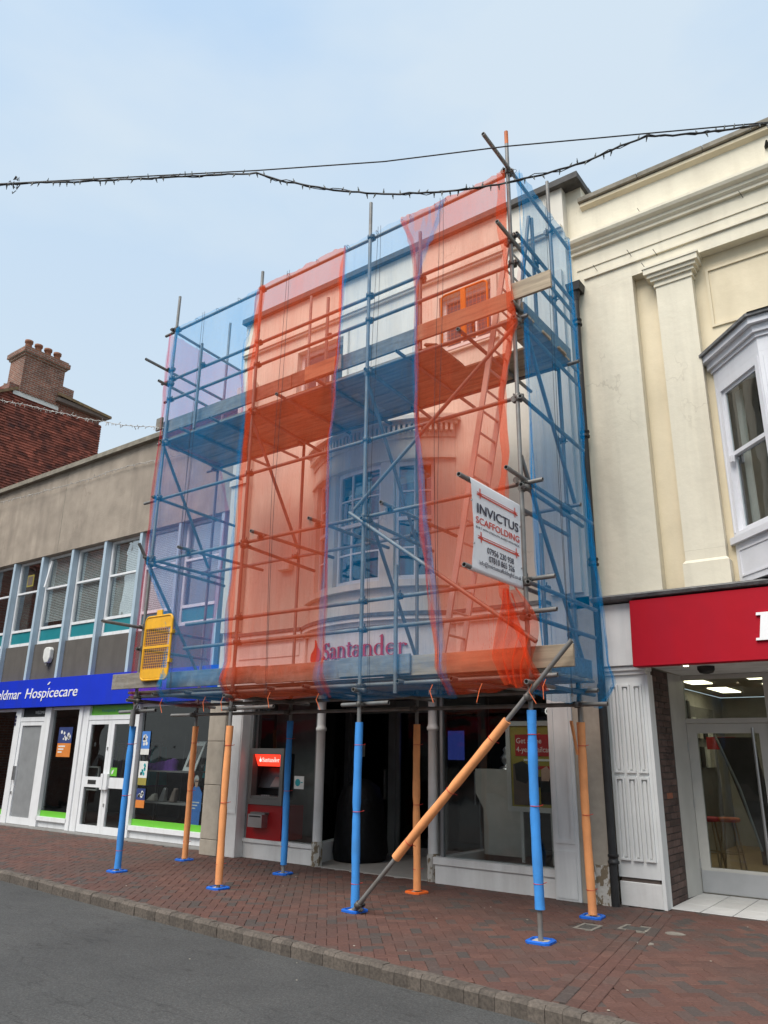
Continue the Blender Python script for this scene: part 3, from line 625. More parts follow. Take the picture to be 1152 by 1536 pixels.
# window display
disp = thing('display_shelf', 'dark display shelving inside the wide charity shop window', 'shelf', (-12.6, 10.3, 0.02))
for z in (1.20, .62): part('shelf_board', 'midgrey', disp, (-13.6, -11.95, 10.05, 10.55, z, z + .03))
for x in (-13.59, -12.8, -11.98): part('shelf_upright', 'dark', disp, (x, x + .03, 10.5, 10.54, .02, 1.9))
t = MB()
for k in range(5): t.lathe([(.12, 1.23 + .0), (.15 - .015 * k, 1.27), (.10, 1.33 + .02 * k), (.03, 1.36 + .025 * k)], -13.38 + k * .17, 10.2 + .03 * (k % 2), 9)
tag(t.obj('folded_clothes', 'purple', None), 'crumpled purple garment on the upper display shelf', 'garment')
t = thing('picture_frame', 'white picture frame leaning on the upper display shelf', 'picture frame', (-12.2, 10.25, 1.23))
def slant(x0, x1, z0, z1, y, dy): return [(x0, y, z0), (x1, y, z0), (x1, y + .02, z0), (x0, y + .02, z0), (x0 + .12, y + dy, z1), (x1 + .12, y + dy, z1), (x1 + .12, y + dy + .02, z1), (x0 + .12, y + dy + .02, z1)]
MB().hexa(slant(-12.42, -12.05, 1.235, 1.78, 10.2, .12)).obj('frame_border', 'paper', t)
MB().hexa(slant(-12.33, -12.11, 1.31, 1.70, 10.19 + .015, .085)).obj('picture', 'brown', t)
for k, (x, lab) in enumerate(((-13.2, 'cream low shoe pair on the lower display shelf'), (-12.86, 'silver upright boot on the lower display shelf'), (-12.55, 'dull brown strappy shoe on the lower display shelf'))):
    mb = MB()
    if k == 0: mb.hexa([(x - .14, 10.1, .655), (x + .12, 10.1, .655), (x + .12, 10.22, .655), (x - .14, 10.22, .655), (x + .02, 10.12, .78), (x + .11, 10.12, .80), (x + .11, 10.2, .80), (x + .02, 10.2, .78)])
    else: mb.hexa([(x - .10, 10.1, .655), (x + .07, 10.1, .655), (x + .07, 10.2, .655), (x - .10, 10.2, .655), (x + .03, 10.11, .92), (x + .10, 10.11, .90), (x + .10, 10.19, .90), (x + .03, 10.19, .92)])
    tag(bevelled(mb.obj('shoe', ('shoe', 'steel', 'brown')[k], None), .02, 2), lab, 'shoe', 'shoes in the charity shop window')
for nx, (x0, x1, y, lab) in enumerate(((-13.3, -11.3, 11.3, 'rail of dark clothes behind the wide charity shop window'), (-17.2, -15.3, 11.9, 'rail of mixed clothes far inside behind the narrow charity shop window'))):
    t = thing('clothes_rail', lab, 'clothes rail', ((x0 + x1) / 2, y, .02)); random.seed(40 + nx)
    MB().tube((x0, y, 1.75), (x1, y, 1.75), .014, 8).obj('hanging_bar', 'steel', t)
    for x in (x0 + .02, x1 - .02): MB().tube((x, y, .02), (x, y, 1.75), .014, 8).obj('upright', 'steel', t)
    x = x0 + .1
    while x < x1 - .1:
        w_ = random.uniform(.05, .09); dz = random.uniform(.6, 1.0)
        MB().hexa([(x, y - .28, 1.7 - dz), (x + w_, y - .26, 1.7 - dz), (x + w_, y + .26, 1.7 - dz), (x, y + .28, 1.7 - dz), (x + .01, y - .18, 1.68), (x + w_ - .01, y - .18, 1.68), (x + w_ - .01, y + .18, 1.68), (x + .01, y + .18, 1.68)]).obj('garment', random.choice(('purple', 'navyp', 'brown', 'redp', 'midgrey', 'tealp', 'shoe', 'darkrender')), t); x += w_ + .02
# flat printed cut-out of a helper
t = thing('cutout_figure', 'flat cardboard cut-out of a grey-haired woman in a blue shirt', 'cut-out', (-11.6, 9.9, .25))
cy = 9.86
MB().prism_ax([(-11.74, .25), (-11.43, .25), (-11.42, .62), (-11.40, .86), (-11.50, .98), (-11.62, .99), (-11.73, .88), (-11.75, .6)], cy, cy + .01, 'y').obj('printed_shirt', 'bluep', t)
MB().prism_ax([(-11.60, .97), (-11.54, .97), (-11.525, 1.06), (-11.53, 1.13), (-11.60, 1.14), (-11.625, 1.06)], cy - .003, cy - .0005, 'y').obj('printed_face', 'skin', t)
MB().prism_ax([(-11.635, 1.04), (-11.62, 1.10), (-11.56, 1.115), (-11.52, 1.09), (-11.51, 1.12), (-11.55, 1.18), (-11.61, 1.17), (-11.64, 1.12)], cy - .005, cy - .0032, 'y').obj('printed_hair', 'grey2', t)
part('printed_glasses', 'navy', t, (-11.61, -11.53, cy - .007, cy - .0055, 1.065, 1.08))
part('caption_panel', 'bluep', t, (-11.76, -11.40, cy - .004, cy - .001, .56, .76))
mb = MB()
for k in range(3): mb.box(-11.73, -11.45 - .05 * k, cy - .006, cy - .0045, .70 - k * .05, .72 - k * .05)
mb.obj('caption_line', 'paper', t)
# easel-like screen behind the narrow window
t = thing('shop_screen', 'dark framed screen on a thin stand behind the narrow shop window', 'screen', (-15.85, 10.4, .02))
part('screen_frame', 'aluminium', t, *frame_boxes(-16.1, -15.45, .75, 1.25, 10.4, 10.44, .03)); part('screen_glass', 'darker', t, (-16.07, -15.48, 10.41, 10.43, .78, 1.22))
part('stand_leg', 'dark', t, (-15.80, -15.76, 10.41, 10.44, .02, .75))
part('partition_wall', 'pale', shop, (-16.6, -16.25, 10.6, 10.7, .02, 2.45))

# ================================================================= tile-hung house behind with chimney
hs = thing('tile_hung_house', 'red tile-hung house with brick chimney rising behind the grey parapet', 'house', (-25, 10, 0))
part('wall', 'housebrick', hs, (-33, -23.05, 4, 13.85, 0, 12.52), (-33, -23.02, 10.5, 13.8, 12.521, 12.90))
mb = MB(); random.seed(3)
for r in range(62):
    z = 7.0 + r * .09; y = 4.0 - (.0 if r % 2 else .08)
    while y < 13.86:
        y1 = min(y + .158, 13.88); a = max(y, 4.0); o1 = random.uniform(0, .012)
        mb.add([(-23.0, a, z + .1), (-23.0, y1, z + .1), (-22.955 + o1, y1, z), (-22.955 + o1, a, z), (-23.02, a, z), (-23.02, y1, z)], [(0, 3, 2, 1), (3, 4, 5, 2), (0, 4, 3), (1, 2, 5)]); y += .16
mb.obj('hung_tile', 'hangtile', hs, kind='stuff')
MB().hexa([(-22.99, 10.62, 12.56), (-22.93, 10.62, 12.50), (-22.93, 12.2, 12.50), (-22.99, 12.2, 12.56), (-22.99, 10.62, 12.66), (-22.96, 10.62, 12.66), (-22.96, 12.2, 12.66), (-22.99, 12.2, 12.66)]).obj('flashing', 'aluminium', hs)
rf = MB().hexa([(-27, 12.1, 14.6), (-22.75, 12.1, 12.98), (-22.75, 14.1, 12.86), (-27, 14.1, 13.2), (-27, 12.1, 14.7), (-22.75, 12.1, 13.08), (-22.75, 14.1, 12.95), (-27, 14.1, 13.3)]).obj('roof', 'rooftile', hs)
MB().hexa([(-27, 4, 8.6), (-22.9, 4, 8.6), (-22.9, 10.75, 12.70), (-27, 10.75, 12.70), (-27, 4, 8.72), (-22.9, 4, 8.72), (-22.9, 10.75, 12.80), (-27, 10.75, 12.80)]).obj('roof_verge', 'rooftile', hs)
part('eaves_board', 'brown', hs, (-22.98, -22.80, 12.05, 14.0, 12.80, 12.93))
ch = part('chimney', 'chimbrick', hs, (-23.9, -22.97, 10.82, 12.25, 12.60, 14.02), (-23.95, -22.92, 10.77, 12.30, 14.021, 14.10), (-24.0, -22.86, 10.71, 12.36, 14.101, 14.26))
for k in range(12): part('brick_dentil', 'chimbrick', ch, (-22.968, -22.92, 10.88 + k * .115, 10.93 + k * .115, 12.66, 12.74))
part('chimney_cap', 'pot', ch, (-23.95, -22.91, 10.76, 12.31, 14.261, 14.33))
for k in range(4): MB().lathe([(.135, 14.33), (.135, 14.40), (.115, 14.42), (.105, 14.62), (.135, 14.64), (.135, 14.72), (.10, 14.73)], -23.3, 11.02 + k * .345, 14).obj('chimney_pot', 'pot', ch)
c2 = part('rear_chimney', 'chimbrick', hs, (-26.2, -25.2, 13.0, 13.9, 12.9, 14.6)); MB().lathe([(.15, 14.6), (.13, 15.0), (.15, 15.02), (.15, 15.08)], -25.6, 13.3, 12).obj('chimney_pot', 'pot', c2)

# ================================================================= bank building behind the scaffold
random.seed(11)
bank = thing('bank_building', 'pale rendered three storey bank behind the scaffold with curved bow window', 'building', (-6.9, 9.2, 0))
XC, YC, RB = -6.96, 10.879, 2.199; TH = 40.0
def pol(th, r): return (XC + r * math.sin(R(th)), YC - r * math.cos(R(th)))
def bow_poly(r, back=9.2, th=TH, n=24):
    p = [pol(-th + 2 * th * k / n, r) for k in range(n + 1)]
    return p + [(p[-1][0], max(back, p[-1][1] + .001)), (p[0][0], max(back, p[0][1] + .001))]
def bow_strip(mb, t0, t1, r0, r1, z0, z1, n=8):
    a = [pol(t0 + (t1 - t0) * k / n, r1) for k in range(n + 1)]; b = [pol(t1 - (t1 - t0) * k / n, r0) for k in range(n + 1)]
    v = [(x, y, z0) for x, y in a + b] + [(x, y, z1) for x, y in a + b]; N = len(a + b); n1 = n + 1
    for k in range(n):
        i, j, p, q = k, k + 1, N - 1 - k, N - 2 - k
        mb.add([v[i], v[j], v[N + j], v[N + i]], [(0, 1, 2, 3)], True); mb.add([v[q], v[p], v[N + p], v[N + q]], [(0, 1, 2, 3)], True)
        mb.add([v[N + i], v[N + j], v[N + q], v[N + p]], [(0, 1, 2, 3)]); mb.add([v[i], v[p], v[q], v[j]], [(0, 1, 2, 3)])
    mb.add([v[0], v[N], v[2 * N - 1], v[N - 1]], [(0, 1, 2, 3)]); mb.add([v[n], v[n1], v[N + n1], v[N + n]], [(0, 1, 2, 3)])
    return mb
BL, BR_ = -10.42, -3.60
# upper wall with the two window openings left clear
wl_, wr_ = (-8.90, -7.80), (-5.78, -4.83)
part('wall', 'bankwall', bank, (BL, BR_, 9.2, 9.5, 6.5, 7.74), (BL, BR_, 9.2, 9.5, 8.72, 9.86), (BL, wl_[0], 9.2, 9.5, 7.741, 8.719), (wl_[1], wr_[0], 9.2, 9.5, 7.741, 8.719), (wr_[1], BR_, 9.2, 9.5, 7.741, 8.719),
     (BL, -8.3, 9.2, 9.5, 3.4, 6.499), (-5.62, BR_, 9.2, 9.5, 3.4, 6.499), (-8.299, -5.621, 9.4, 9.5, 5.9, 6.499), (BL, BR_, 9.501, 20, 9.0, 9.8))
part('side_wall', 'cream', bank, (-3.80, -3.36, 9.36, 20, 6.0, 9.86), (BL, BL + .3, 9.501, 20, 2.6, 8.99))
part('coping', 'slate', bank, (BL - .05, -3.31, 9.11, 9.56, 9.862, 9.965), (-3.80, -3.305, 9.561, 20, 9.862, 9.965))
mb = B(BL, -3.62, 9.15, 9.199, 9.08, 9.12); mb.box(BL, -3.62, 9.12, 9.199, 9.121, 9.17); mb.obj('cornice', 'bankwall', bank)
part('pilaster', 'bankwall', bank, (BL + .01, -9.95, 9.12, 9.199, 3.6, 8.4), (-4.1, -3.66, 9.13, 9.199, 3.6, 8.4))
part('pilaster_cap', 'bankwall', bank, (BL, -9.9, 9.07, 9.119, 8.2, 8.4), (BL - .01, -9.92, 9.08, 9.119, 6.35, 6.45))
for x0, x1 in (wl_, wr_):
    w = part('window', 'upvc', bank, *frame_boxes(x0 + .001, x1 - .001, 7.741, 8.718, 9.27, 9.35, .07), (x0 + .071, x1 - .071, 9.26, 9.35, 8.34, 8.385),
             *[(x0 + .071 + (x1 - x0 - .142) * k / 3 - .015, x0 + .071 + (x1 - x0 - .142) * k / 3 + .015, 9.28, 9.34, 7.812, 8.339) for k in (1, 2)])
    part('pane', 'glass_up', w, (x0 + .072, x1 - .072, 9.31, 9.315, 7.812, 8.339)); part('pane', 'glass_up', w, (x0 + .072, x1 - .072, 9.31, 9.315, 8.386, 8.647))
    part('architrave', 'bankwall', w, *frame_boxes(x0 - .10, x1 + .10, 7.66, 8.82, 9.15, 9.199, .10)); part('sill', 'upvc', w, (x0 - .05, x1 + .05, 9.14, 9.27, 7.70, 7.739))
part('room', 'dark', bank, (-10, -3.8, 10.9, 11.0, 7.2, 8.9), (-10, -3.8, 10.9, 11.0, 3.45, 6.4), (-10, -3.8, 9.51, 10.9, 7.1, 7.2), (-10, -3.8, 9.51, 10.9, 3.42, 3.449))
# bow
mb = MB()
for a, b in ((-TH, -32.6), (-19.6, -14.6), (9.9, 15.6), (32.0, TH)): bow_strip(mb, a, b, 2.0, RB, 4.001, 5.869, 6)
bow_strip(mb, -TH, TH, 2.0, RB, 5.87, 6.22, 28); bow_strip(mb, -TH, TH, 2.0, RB, 3.55, 4.0, 28)
bow = mb.obj('bow', 'bankwall', bank)
mb = MB().prism(bow_poly(RB + .10), 6.42, 6.47); mb.prism(bow_poly(RB + .17), 6.471, 6.53); mb.prism(bow_poly(RB + .06), 6.531, 6.60); mb.obj('bow_cornice', 'bankwall', bow)
bow_strip(MB(), -TH, TH, 2.0, RB + .02, 6.221, 6.419, 28).obj('frieze', 'bankwall', bow)
for k in range(39):
    a = -38.6 + k * 2.03; bow_strip(MB(), a - .50, a + .50, RB + .021, RB + .10, 6.30, 6.418, 1).obj('dentil', 'bankwall', bow)
bow_strip(MB(), -TH, TH, RB, RB + .04, 5.87, 5.92, 28).obj('hood_moulding', 'bankwall', bow)
bow_strip(MB(), -TH, TH, RB, RB + .09, 3.90, 3.995, 28).obj('bow_sill', 'bankwall', bow)
for a, b, cols in ((-32.4, -19.8, 2), (-14.4, 9.7, 3), (15.8, 31.8, 2)):
    mb = MB(); r0, r1 = 2.06, 2.13
    dt = 1.35
    bow_strip(mb, a, a + dt, r0, r1, 4.002, 5.868, 1); bow_strip(mb, b - dt, b, r0, r1, 4.002, 5.868, 1)
    bow_strip(mb, a + dt, b - dt, r0, r1, 4.002, 4.09, 5); bow_strip(mb, a + dt, b - dt, r0, r1, 5.80, 5.868, 5)
    bow_strip(mb, a + dt, b - dt, r0, r1 + .02, 4.93, 4.985, 5)
    w = mb.obj('sash_window', 'upvc', bow)
    mb = MB()
    for k in range(1, cols):
        c = a + dt + (b - a - 2 * dt) * k / cols
        bow_strip(mb, c - .35, c + .35, 2.08, 2.12, 4.09, 4.93, 1); bow_strip(mb, c - .35, c + .35, 2.08, 2.12, 4.985, 5.80, 1)
    bow_strip(mb, a + dt, b - dt, 2.085, 2.118, 4.50, 4.525, 5); bow_strip(mb, a + dt, b - dt, 2.085, 2.118, 5.38, 5.405, 5)
    mb.obj('glazing_bar', 'upvc', w)
    bow_strip(MB(), a + dt, b - dt, 2.094, 2.099, 4.09, 4.93, 5).obj('pane', 'glass_up', w); bow_strip(MB(), a + dt, b - dt, 2.094, 2.099, 4.985, 5.80, 5).obj('pane', 'glass_up', w)
mb = MB()
mb.hexa([(-9.05, 9.07, 4.55), (-8.78, 9.07, 4.55), (-8.78, 9.199, 4.55), (-9.05, 9.199, 4.55), (-9.05, 9.09, 4.72), (-8.78, 9.09, 4.72), (-8.78, 9.199, 4.72), (-9.05, 9.199, 4.72)])
tag(bevelled(mb.obj('alarm_box', 'bankwall', None), .02, 2), 'plain pale alarm box on the rendered wall seen through red netting', 'alarm box')
# fascia and its moulding, following the bow
fx0, fx1 = -10.0, -4.12
mb = MB().prism(bow_poly(RB, 9.3), 2.52, 3.36); mb.box(fx0, -8.38, 9.14, 9.3, 2.52, 3.36); mb.box(-5.54, fx1, 9.14, 9.3, 2.52, 3.36)
fas = mb.obj('fascia', 'oldpaint', bank)
mb = MB()
for r, y, z0, z1 in ((.05, 9.09, 3.361, 3.42), (.11, 9.03, 3.421, 3.475)): mb.prism(bow_poly(RB + r, 9.3), z0, z1); mb.box(fx0, -8.40, y, 9.199, z0, z1); mb.box(-5.52, fx1, y, 9.199, z0, z1)
mb.obj('fascia_cornice', 'oldpaint', fas)
mb = MB().prism(bow_poly(RB + .13, 9.3), 3.476, 3.53); mb.box(fx0, -8.40, 9.01, 9.199, 3.476, 3.53); mb.box(-5.52, fx1, 9.01, 9.199, 3.476, 3.53); mb.obj('lead_capping', 'lead', fas)
part('fascia_return', 'oldpaint', bank, (-4.119, -3.911, 9.16, 9.45, 2.532, 3.399)); part('fascia_return', 'bankwall', bank, (-10.42, -10.001, 9.16, 9.49, 2.518, 3.399))
mb = MB(); mb.box(fx0 + .1, -8.5, 9.125, 9.139, 3.10, 3.30); mb.obj('fascia_panel', 'oldpaint', fas)
sg = thing('bank_sign', 'red serif bank name with flame emblem on the curved white fascia', 'shop sign', (-6.96, 8.68, 2.9))
xh = .175; a = -18.3
word = 'Santander'; tot = sum(WIDTHS[c] for c in word); k_ = 40.3 / tot
def bow_place(a0, z0, su, sv):
    return lambda u, v, d: (*pol(a0 + u * su, RB + .012 + d), z0 + v * sv)
for c in word:
    glyph(MB(), GLYPH[c](), bow_place(a, 2.93, k_, xh), .022).obj('letter', 'bankred', sg); a += WIDTHS[c] * k_
glyph(MB(), flame(), bow_place(-30.2, 2.90, 11.2, .215), .022).obj('flame_emblem', 'bankred', sg)
# ground floor
pier = part('stone_pier', 'mortar', bank, (-10.41, -10.03, 9.06, 9.8, .0, 2.5))
for z0, z1 in ((0, .235), (.24, 1.07), (1.075, 1.76), (1.765, 2.38), (2.385, 2.515)): bevelled(part('stone_block', 'stone', pier, (-10.42 - (.012 if z0 == 0 else 0), -10.02, 9.048 - (.012 if z0 == 0 else 0), 9.059, z0, z1) if False else (-10.425, -10.018, 9.045, 9.81, z0 + .002, z1)), .006)
bevelled(part('side_pilaster', 'oldpaint', bank, (-10.0, -9.68, 9.12, 9.5, 0, 2.515)), .006)
part('pilaster_panel', 'oldpaint', bank, *frame_boxes(-9.98, -9.70, .65, 2.45, 9.108, 9.1195, .04))
def riser(poly_pts, h=.28):
    mb = MB().prism(poly_pts, 0, h - .05)
    return mb.obj('stall_riser', 'oldpaint', bank)
riser([(-9.675, 9.3), (-8.2, 9.3), (-8.46, 10.3), (-8.6, 10.3), (-8.35, 9.42), (-9.675, 9.42)])
riser([(-5.95, 9.2), (-4.235, 9.2), (-4.235, 9.34), (-5.85, 9.34), (-5.85, 10.6), (-5.95, 10.6)])
MB().prism([(-9.675, 9.275), (-8.17, 9.275), (-8.44, 10.3), (-8.6, 10.3), (-8.35, 9.45), (-9.675, 9.45)], .231, .285).obj('sill', 'oldpaint', bank)
MB().prism([(-5.97, 9.175), (-4.235, 9.175), (-4.235, 9.38), (-5.82, 9.38), (-5.82, 10.6), (-5.97, 10.6)], .231, .315).obj('sill', 'oldpaint', bank)
def column(x):
    mb = MB().lathe([(.072, .34), (.068, 1.2), (.066, 1.92), (.082, 1.93), (.085, 1.97), (.07, 1.99), (.066, 2.02), (.064, 2.519)], x, 9.33, 18)
    c = mb.obj('column', 'oldpaint', bank)
    MB().prism([(x + .085 * math.cos(R(22.5 + 45 * k)), 9.33 + .095 * math.sin(R(22.5 + 45 * k))) for k in range(8)], 0, .27).obj('column_base', 'worn', c)
    MB().lathe([(.088, .271), (.09, .30), (.073, .339)], x, 9.33, 16).obj('column_base_moulding', 'worn', c)
column(-8.13); column(-6.06)
w = part('shop_window', 'aludark', bank, (-9.675, -9.62, 9.31, 9.40, .286, 2.515), (-9.619, -8.22, 9.31, 9.40, 2.44, 2.515), (-8.26, -8.20, 9.36, 9.42, .286, 2.439))
part('pane', 'glass_shop', w, (-8.859, -8.261, 9.345, 9.351, .286, 2.439)); part('pane', 'glass_shop', w, (-9.619, -8.860, 9.345, 9.351, 1.661, 2.439)); MB().hexa([(-8.24, 9.42, .286), (-8.235, 9.42, .286), (-8.51, 10.3, .286), (-8.515, 10.3, .286), (-8.24, 9.42, 2.5), (-8.235, 9.42, 2.5), (-8.51, 10.3, 2.5), (-8.515, 10.3, 2.5)]).obj('pane', 'glass_shop', w)
w = part('shop_window', 'aludark', bank, (-5.90, -5.86, 9.26, 9.32, .316, 2.515), (-5.859, -4.235, 9.26, 9.32, 2.46, 2.515))
part('pane', 'glass_shop', w, (-5.859, -4.236, 9.285, 9.291, .316, 2.459)); part('pane', 'glass_shop', w, (-5.885, -5.88, 9.321, 10.6, .316, 2.515))
part('ceiling', 'midgrey', bank, (-10.0, -3.7, 9.31, 13.5, 2.52, 2.6))
part('shop_floor', 'bktile', bank, (-9.67, -3.9, 9.43, 13.5, -.02, .008))
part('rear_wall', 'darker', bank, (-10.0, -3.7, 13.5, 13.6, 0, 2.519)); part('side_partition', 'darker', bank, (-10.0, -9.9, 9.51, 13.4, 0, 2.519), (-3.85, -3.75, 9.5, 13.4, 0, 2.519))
part('entrance_threshold', 'bktile', bank, (-8.12, -6.04, 9.27, 9.429, -.02, .010))
part('window_back_panel', 'midgrey', bank, (-9.85, -8.75, 10.1, 10.15, .01, 2.51))
# entrance doors
def gdoor(x0, x1, y, **kw):
    d = part('entrance_door', 'aludark', bank, *frame_boxes(x0, x1, .012, 2.36, y, y + .05, .07, .12, .07)); part('pane', 'glass', d, (x0 + .07, x1 - .07, y + .02, y + .025, .132, 2.29)); return d
part('door_frame', 'aludark', bank, *[(x - .05, x + .05, 11.28, 11.40, .01, 2.51) for x in (-9.2, -8.16, -7.2, -6.35)], (-9.149, -6.401, 11.29, 11.39, 2.38, 2.50))
for a_, b_ in ((-9.149, -8.211), (-8.109, -7.251), (-7.149, -6.401)):
    d = gdoor(a_, b_, 11.31); part('handle', 'steel', d, (b_ - .13, b_ - .10, 11.26, 11.309, .85, 1.35))
t = thing('blue_screen', 'small glowing violet screen behind the dark entrance doors', 'screen', (-7.6, 11.7, 1.6)); part('screen_case', 'darker', t, (-7.75, -7.0, 11.8, 11.84, 1.5, 2.02)); part('screen_face', 'screen', t, (-7.73, -7.02, 11.79, 11.799, 1.52, 2.0))
for x, z, lab in ((-8.95, 1.55, 'small white notice on the darker entrance pane beside the column'), (-7.36, 1.45, 'small white notice on the middle entrance door')): tag(part('door_notice', 'paper', None, (x, x + .14, 11.318, 11.324, z, z + .2)), lab, 'notice')
mb = MB(); pts = [(.40, 0), (.44, .12), (.40, .5), (.36, .85), (.28, 1.08), (.1, 1.2)]
for k in range(len(pts) - 1): pass
mb.lathe([(r, z + .012) for r, z in pts], -8.02, 10.22, 20)
sb = mb.obj('covered_bundle', 'bag', None); 
for v in sb.data.vertices: v.co += Vector((noise.noise(v.co * 4), noise.noise(v.co * 4 + Vector((9, 0, 0))), 0)) * .06 * (1 if v.co.z > .05 else .2)
tag(sb, 'tall black sheeted bundle slumped in the dark bank doorway', 'bundle')
# cash machine
atm = thing('cash_machine', 'grey and red cash machine with a lit red sign in the bank window', 'cash machine', (-9.2, 9.4, .28))
part('surround', 'atmgrey', atm, *frame_boxes(-9.62, -8.86, .80, 1.66, 9.28, 9.40, .07, .09, .09))
part('recess', 'atmdark', atm, (-9.56, -8.92, 9.55, 9.6, .88, 1.58), (-9.55, -9.54, 9.40, 9.549, .88, 1.58), (-8.94, -8.93, 9.40, 9.549, .88, 1.58))
s_ = MB().hexa([(-9.47, 9.33, 1.385), (-8.98, 9.33, 1.385), (-8.98, 9.40, 1.385), (-9.47, 9.40, 1.385), (-9.53, 9.30, 1.565), (-8.93, 9.30, 1.565), (-8.93, 9.40, 1.565), (-9.53, 9.40, 1.565)]).obj('lit_sign', 'atmlit', atm)
mb = MB(); a = -9.36
fpl = lambda a0, z0, s, sv: (lambda u, v, d: (a0 + u * s, 9.327 - d - (z0 + v * sv - 1.385) * .165, z0 + v * sv))
for c in word: glyph(mb, GLYPH[c](), fpl(a, 1.45, .050, .045), .002); a += WIDTHS[c] * .050
glyph(mb, flame(), fpl(-9.43, 1.445, .06, .05), .002); mb.obj('lettering', 'boxlit', s_)
MB().hexa([(-9.53, 9.42, 1.05), (-8.95, 9.42, 1.05), (-8.95, 9.54, 1.05), (-9.53, 9.54, 1.05), (-9.53, 9.52, 1.36), (-8.95, 9.52, 1.36), (-8.95, 9.54, 1.36), (-9.53, 9.54, 1.36)]).obj('screen_hood', 'atmdark', atm)
MB().hexa([(-9.25, 9.405, 1.07), (-8.98, 9.405, 1.07), (-8.98, 9.41, 1.07), (-9.25, 9.41, 1.07), (-9.2, 9.47, 1.22), (-8.98, 9.47, 1.22), (-8.98, 9.475, 1.22), (-9.2, 9.475, 1.22)]).obj('screen', 'midgrey', atm)
part('keypad_shelf', 'atmgrey', atm, (-9.549, -8.931, 9.29, 9.54, .892, .93))
mb = MB()
for i in range(4):
    for j in range(3): mb.box(-9.36 + i * .05, -9.325 + i * .05, 9.33 + j * .04, 9.36 + j * .04, .931, .945)
mb.obj('key', 'steel', atm)
part('base_cabinet', 'atmred', atm, (-9.62, -8.86, 9.30, 9.8, .287, .795))
b_ = part('receipt_bin', 'steel', atm, (-9.47, -9.16, 9.17, 9.299, .47, .66)); part('bin_slot', 'atmdark', b_, (-9.44, -9.19, 9.165, 9.1695, .62, .64)); part('bin_lid', 'atmgrey', b_, (-9.45, -9.13, 9.20, 9.299, .661, .69))
t = thing('window_sticker', 'square white sticker with a teal mark on the bank window', 'sticker', (-8.6, 9.34, 1.15)); part('sticker_sheet', 'paper', t, (-8.66, -8.46, 9.338, 9.344, 1.06, 1.25)); MB().lathe([(.05, 0), (.05, .002)], 0, 0, 14).obj('x', 'tealp', None) if False else MB().prism_ax([(-8.585 + .055 * math.cos(k * .52), 1.155 + .055 * math.sin(k * .52)) for k in range(12)], 9.335, 9.3375, 'y').obj('sticker_mark', 'tealp', t); part('sticker_line', 'tealp', t, (-8.52, -8.48, 9.335, 9.3375, 1.15, 1.165))
t = thing('wall_notice', 'black and white notice beside the cash machine', 'notice', (-9.85, 10.09, 1.3)); part('notice_sheet', 'midgrey', t, (-9.8, -9.5, 10.08, 10.09, 1.12, 1.70)); part('notice_print', 'dark', t, (-9.76, -9.54, 10.075, 10.079, 1.3, 1.64))
# right-hand window display
t = thing('poster_stand', 'framed yellow and red railcard poster on a two-legged stand in the window', 'poster stand', (-4.55, 9.5, .32))
part('stand_frame', 'aluminium', t, *frame_boxes(-4.99, -4.25, .92, 2.04, 9.46, 9.50, .06)); part('poster_sheet', 'yellowp', t, (-4.93, -4.31, 9.475, 9.48, .98, 1.98))
for x in (-4.82, -4.40): part('leg', 'aluminium', t, (x, x + .04, 9.47, 9.50, .32, .919))
pp = [('headline_panel', 'redp', (-4.86, -4.34, 9.470, 9.4745, 1.60, 1.87)), ('figure_shape', 'brown', (-4.90, -4.66, 9.470, 9.4745, 1.0, 1.5)), ('figure_shape', 'darker', (-4.64, -4.34, 9.470, 9.4745, 1.02, 1.35)), ('figure_shape', 'yellowp', (-4.68, -4.52, 9.466, 9.4695, 1.02, 1.22)), ('caption_line', 'paper', (-4.74, -4.36, 9.470, 9.4745, 1.54, 1.565)), ('caption_line', 'redp', (-4.62, -4.38, 9.470, 9.4745, 1.44, 1.48))]
for nm, m_, bx in pp: part(nm, m_, t, bx)
MB().prism_ax([(-4.86, 1.30), (-4.72, 1.26), (-4.64, 1.36), (-4.66, 1.48), (-4.76, 1.54), (-4.88, 1.50)], 9.467, 9.4695, 'y').obj('figure_shape', 'dark', t); MB().prism_ax([(-4.50, 1.30), (-4.40, 1.30), (-4.36, 1.40), (-4.42, 1.48), (-4.50, 1.44)], 9.467, 9.4695, 'y').obj('figure_shape', 'skin', t)
text('lettering', 'Get a free', 'paper', t, (-4.84, 9.4695, 1.76), (1, 0, 0), (0, 0, 1), .07, .36, .0004); text('lettering', '4-year Railcard', 'paper', t, (-4.84, 9.4695, 1.65), (1, 0, 0), (0, 0, 1), .07, .52, .0004)
text('hanging_letter', 'Q', 'boxlit', t, (-4.46, 9.58, 2.12), (1, 0, 0), (0, 0, 1), .10, None, .004); text('hanging_letter', 'U', 'boxlit', t, (-4.35, 9.58, 2.12), (1, 0, 0), (0, 0, 1), .10, None, .004)
tag(part('light_strip', 'tube', None, (-4.30, -4.288, 9.44, 9.45, 1.0, 2.0)), 'thin pale lit strip beside the poster frame in the window', 'light strip')
tag(MB().prism_ax([(-5.72, 1.42), (-5.02, 1.42), (-5.02, .32), (-5.60, .32), (-5.60, .9), (-5.72, 1.1)], 9.9, 10.2, 'y').obj('display_plinth', 'pale', None), 'pale grey stepped plinth standing in the bank window', 'plinth')
t = thing('plinth_ornament', 'small metal ornament on the pale plinth', 'ornament', (-5.3, 10.05, 1.421)); MB().lathe([(.10, 1.421), (.09, 1.45), (.03, 1.47), (.07, 1.53), (.08, 1.58), (.03, 1.64), (.05, 1.68), (.01, 1.73)], -5.3, 10.05, 12).obj('ornament_body', 'steel', t)
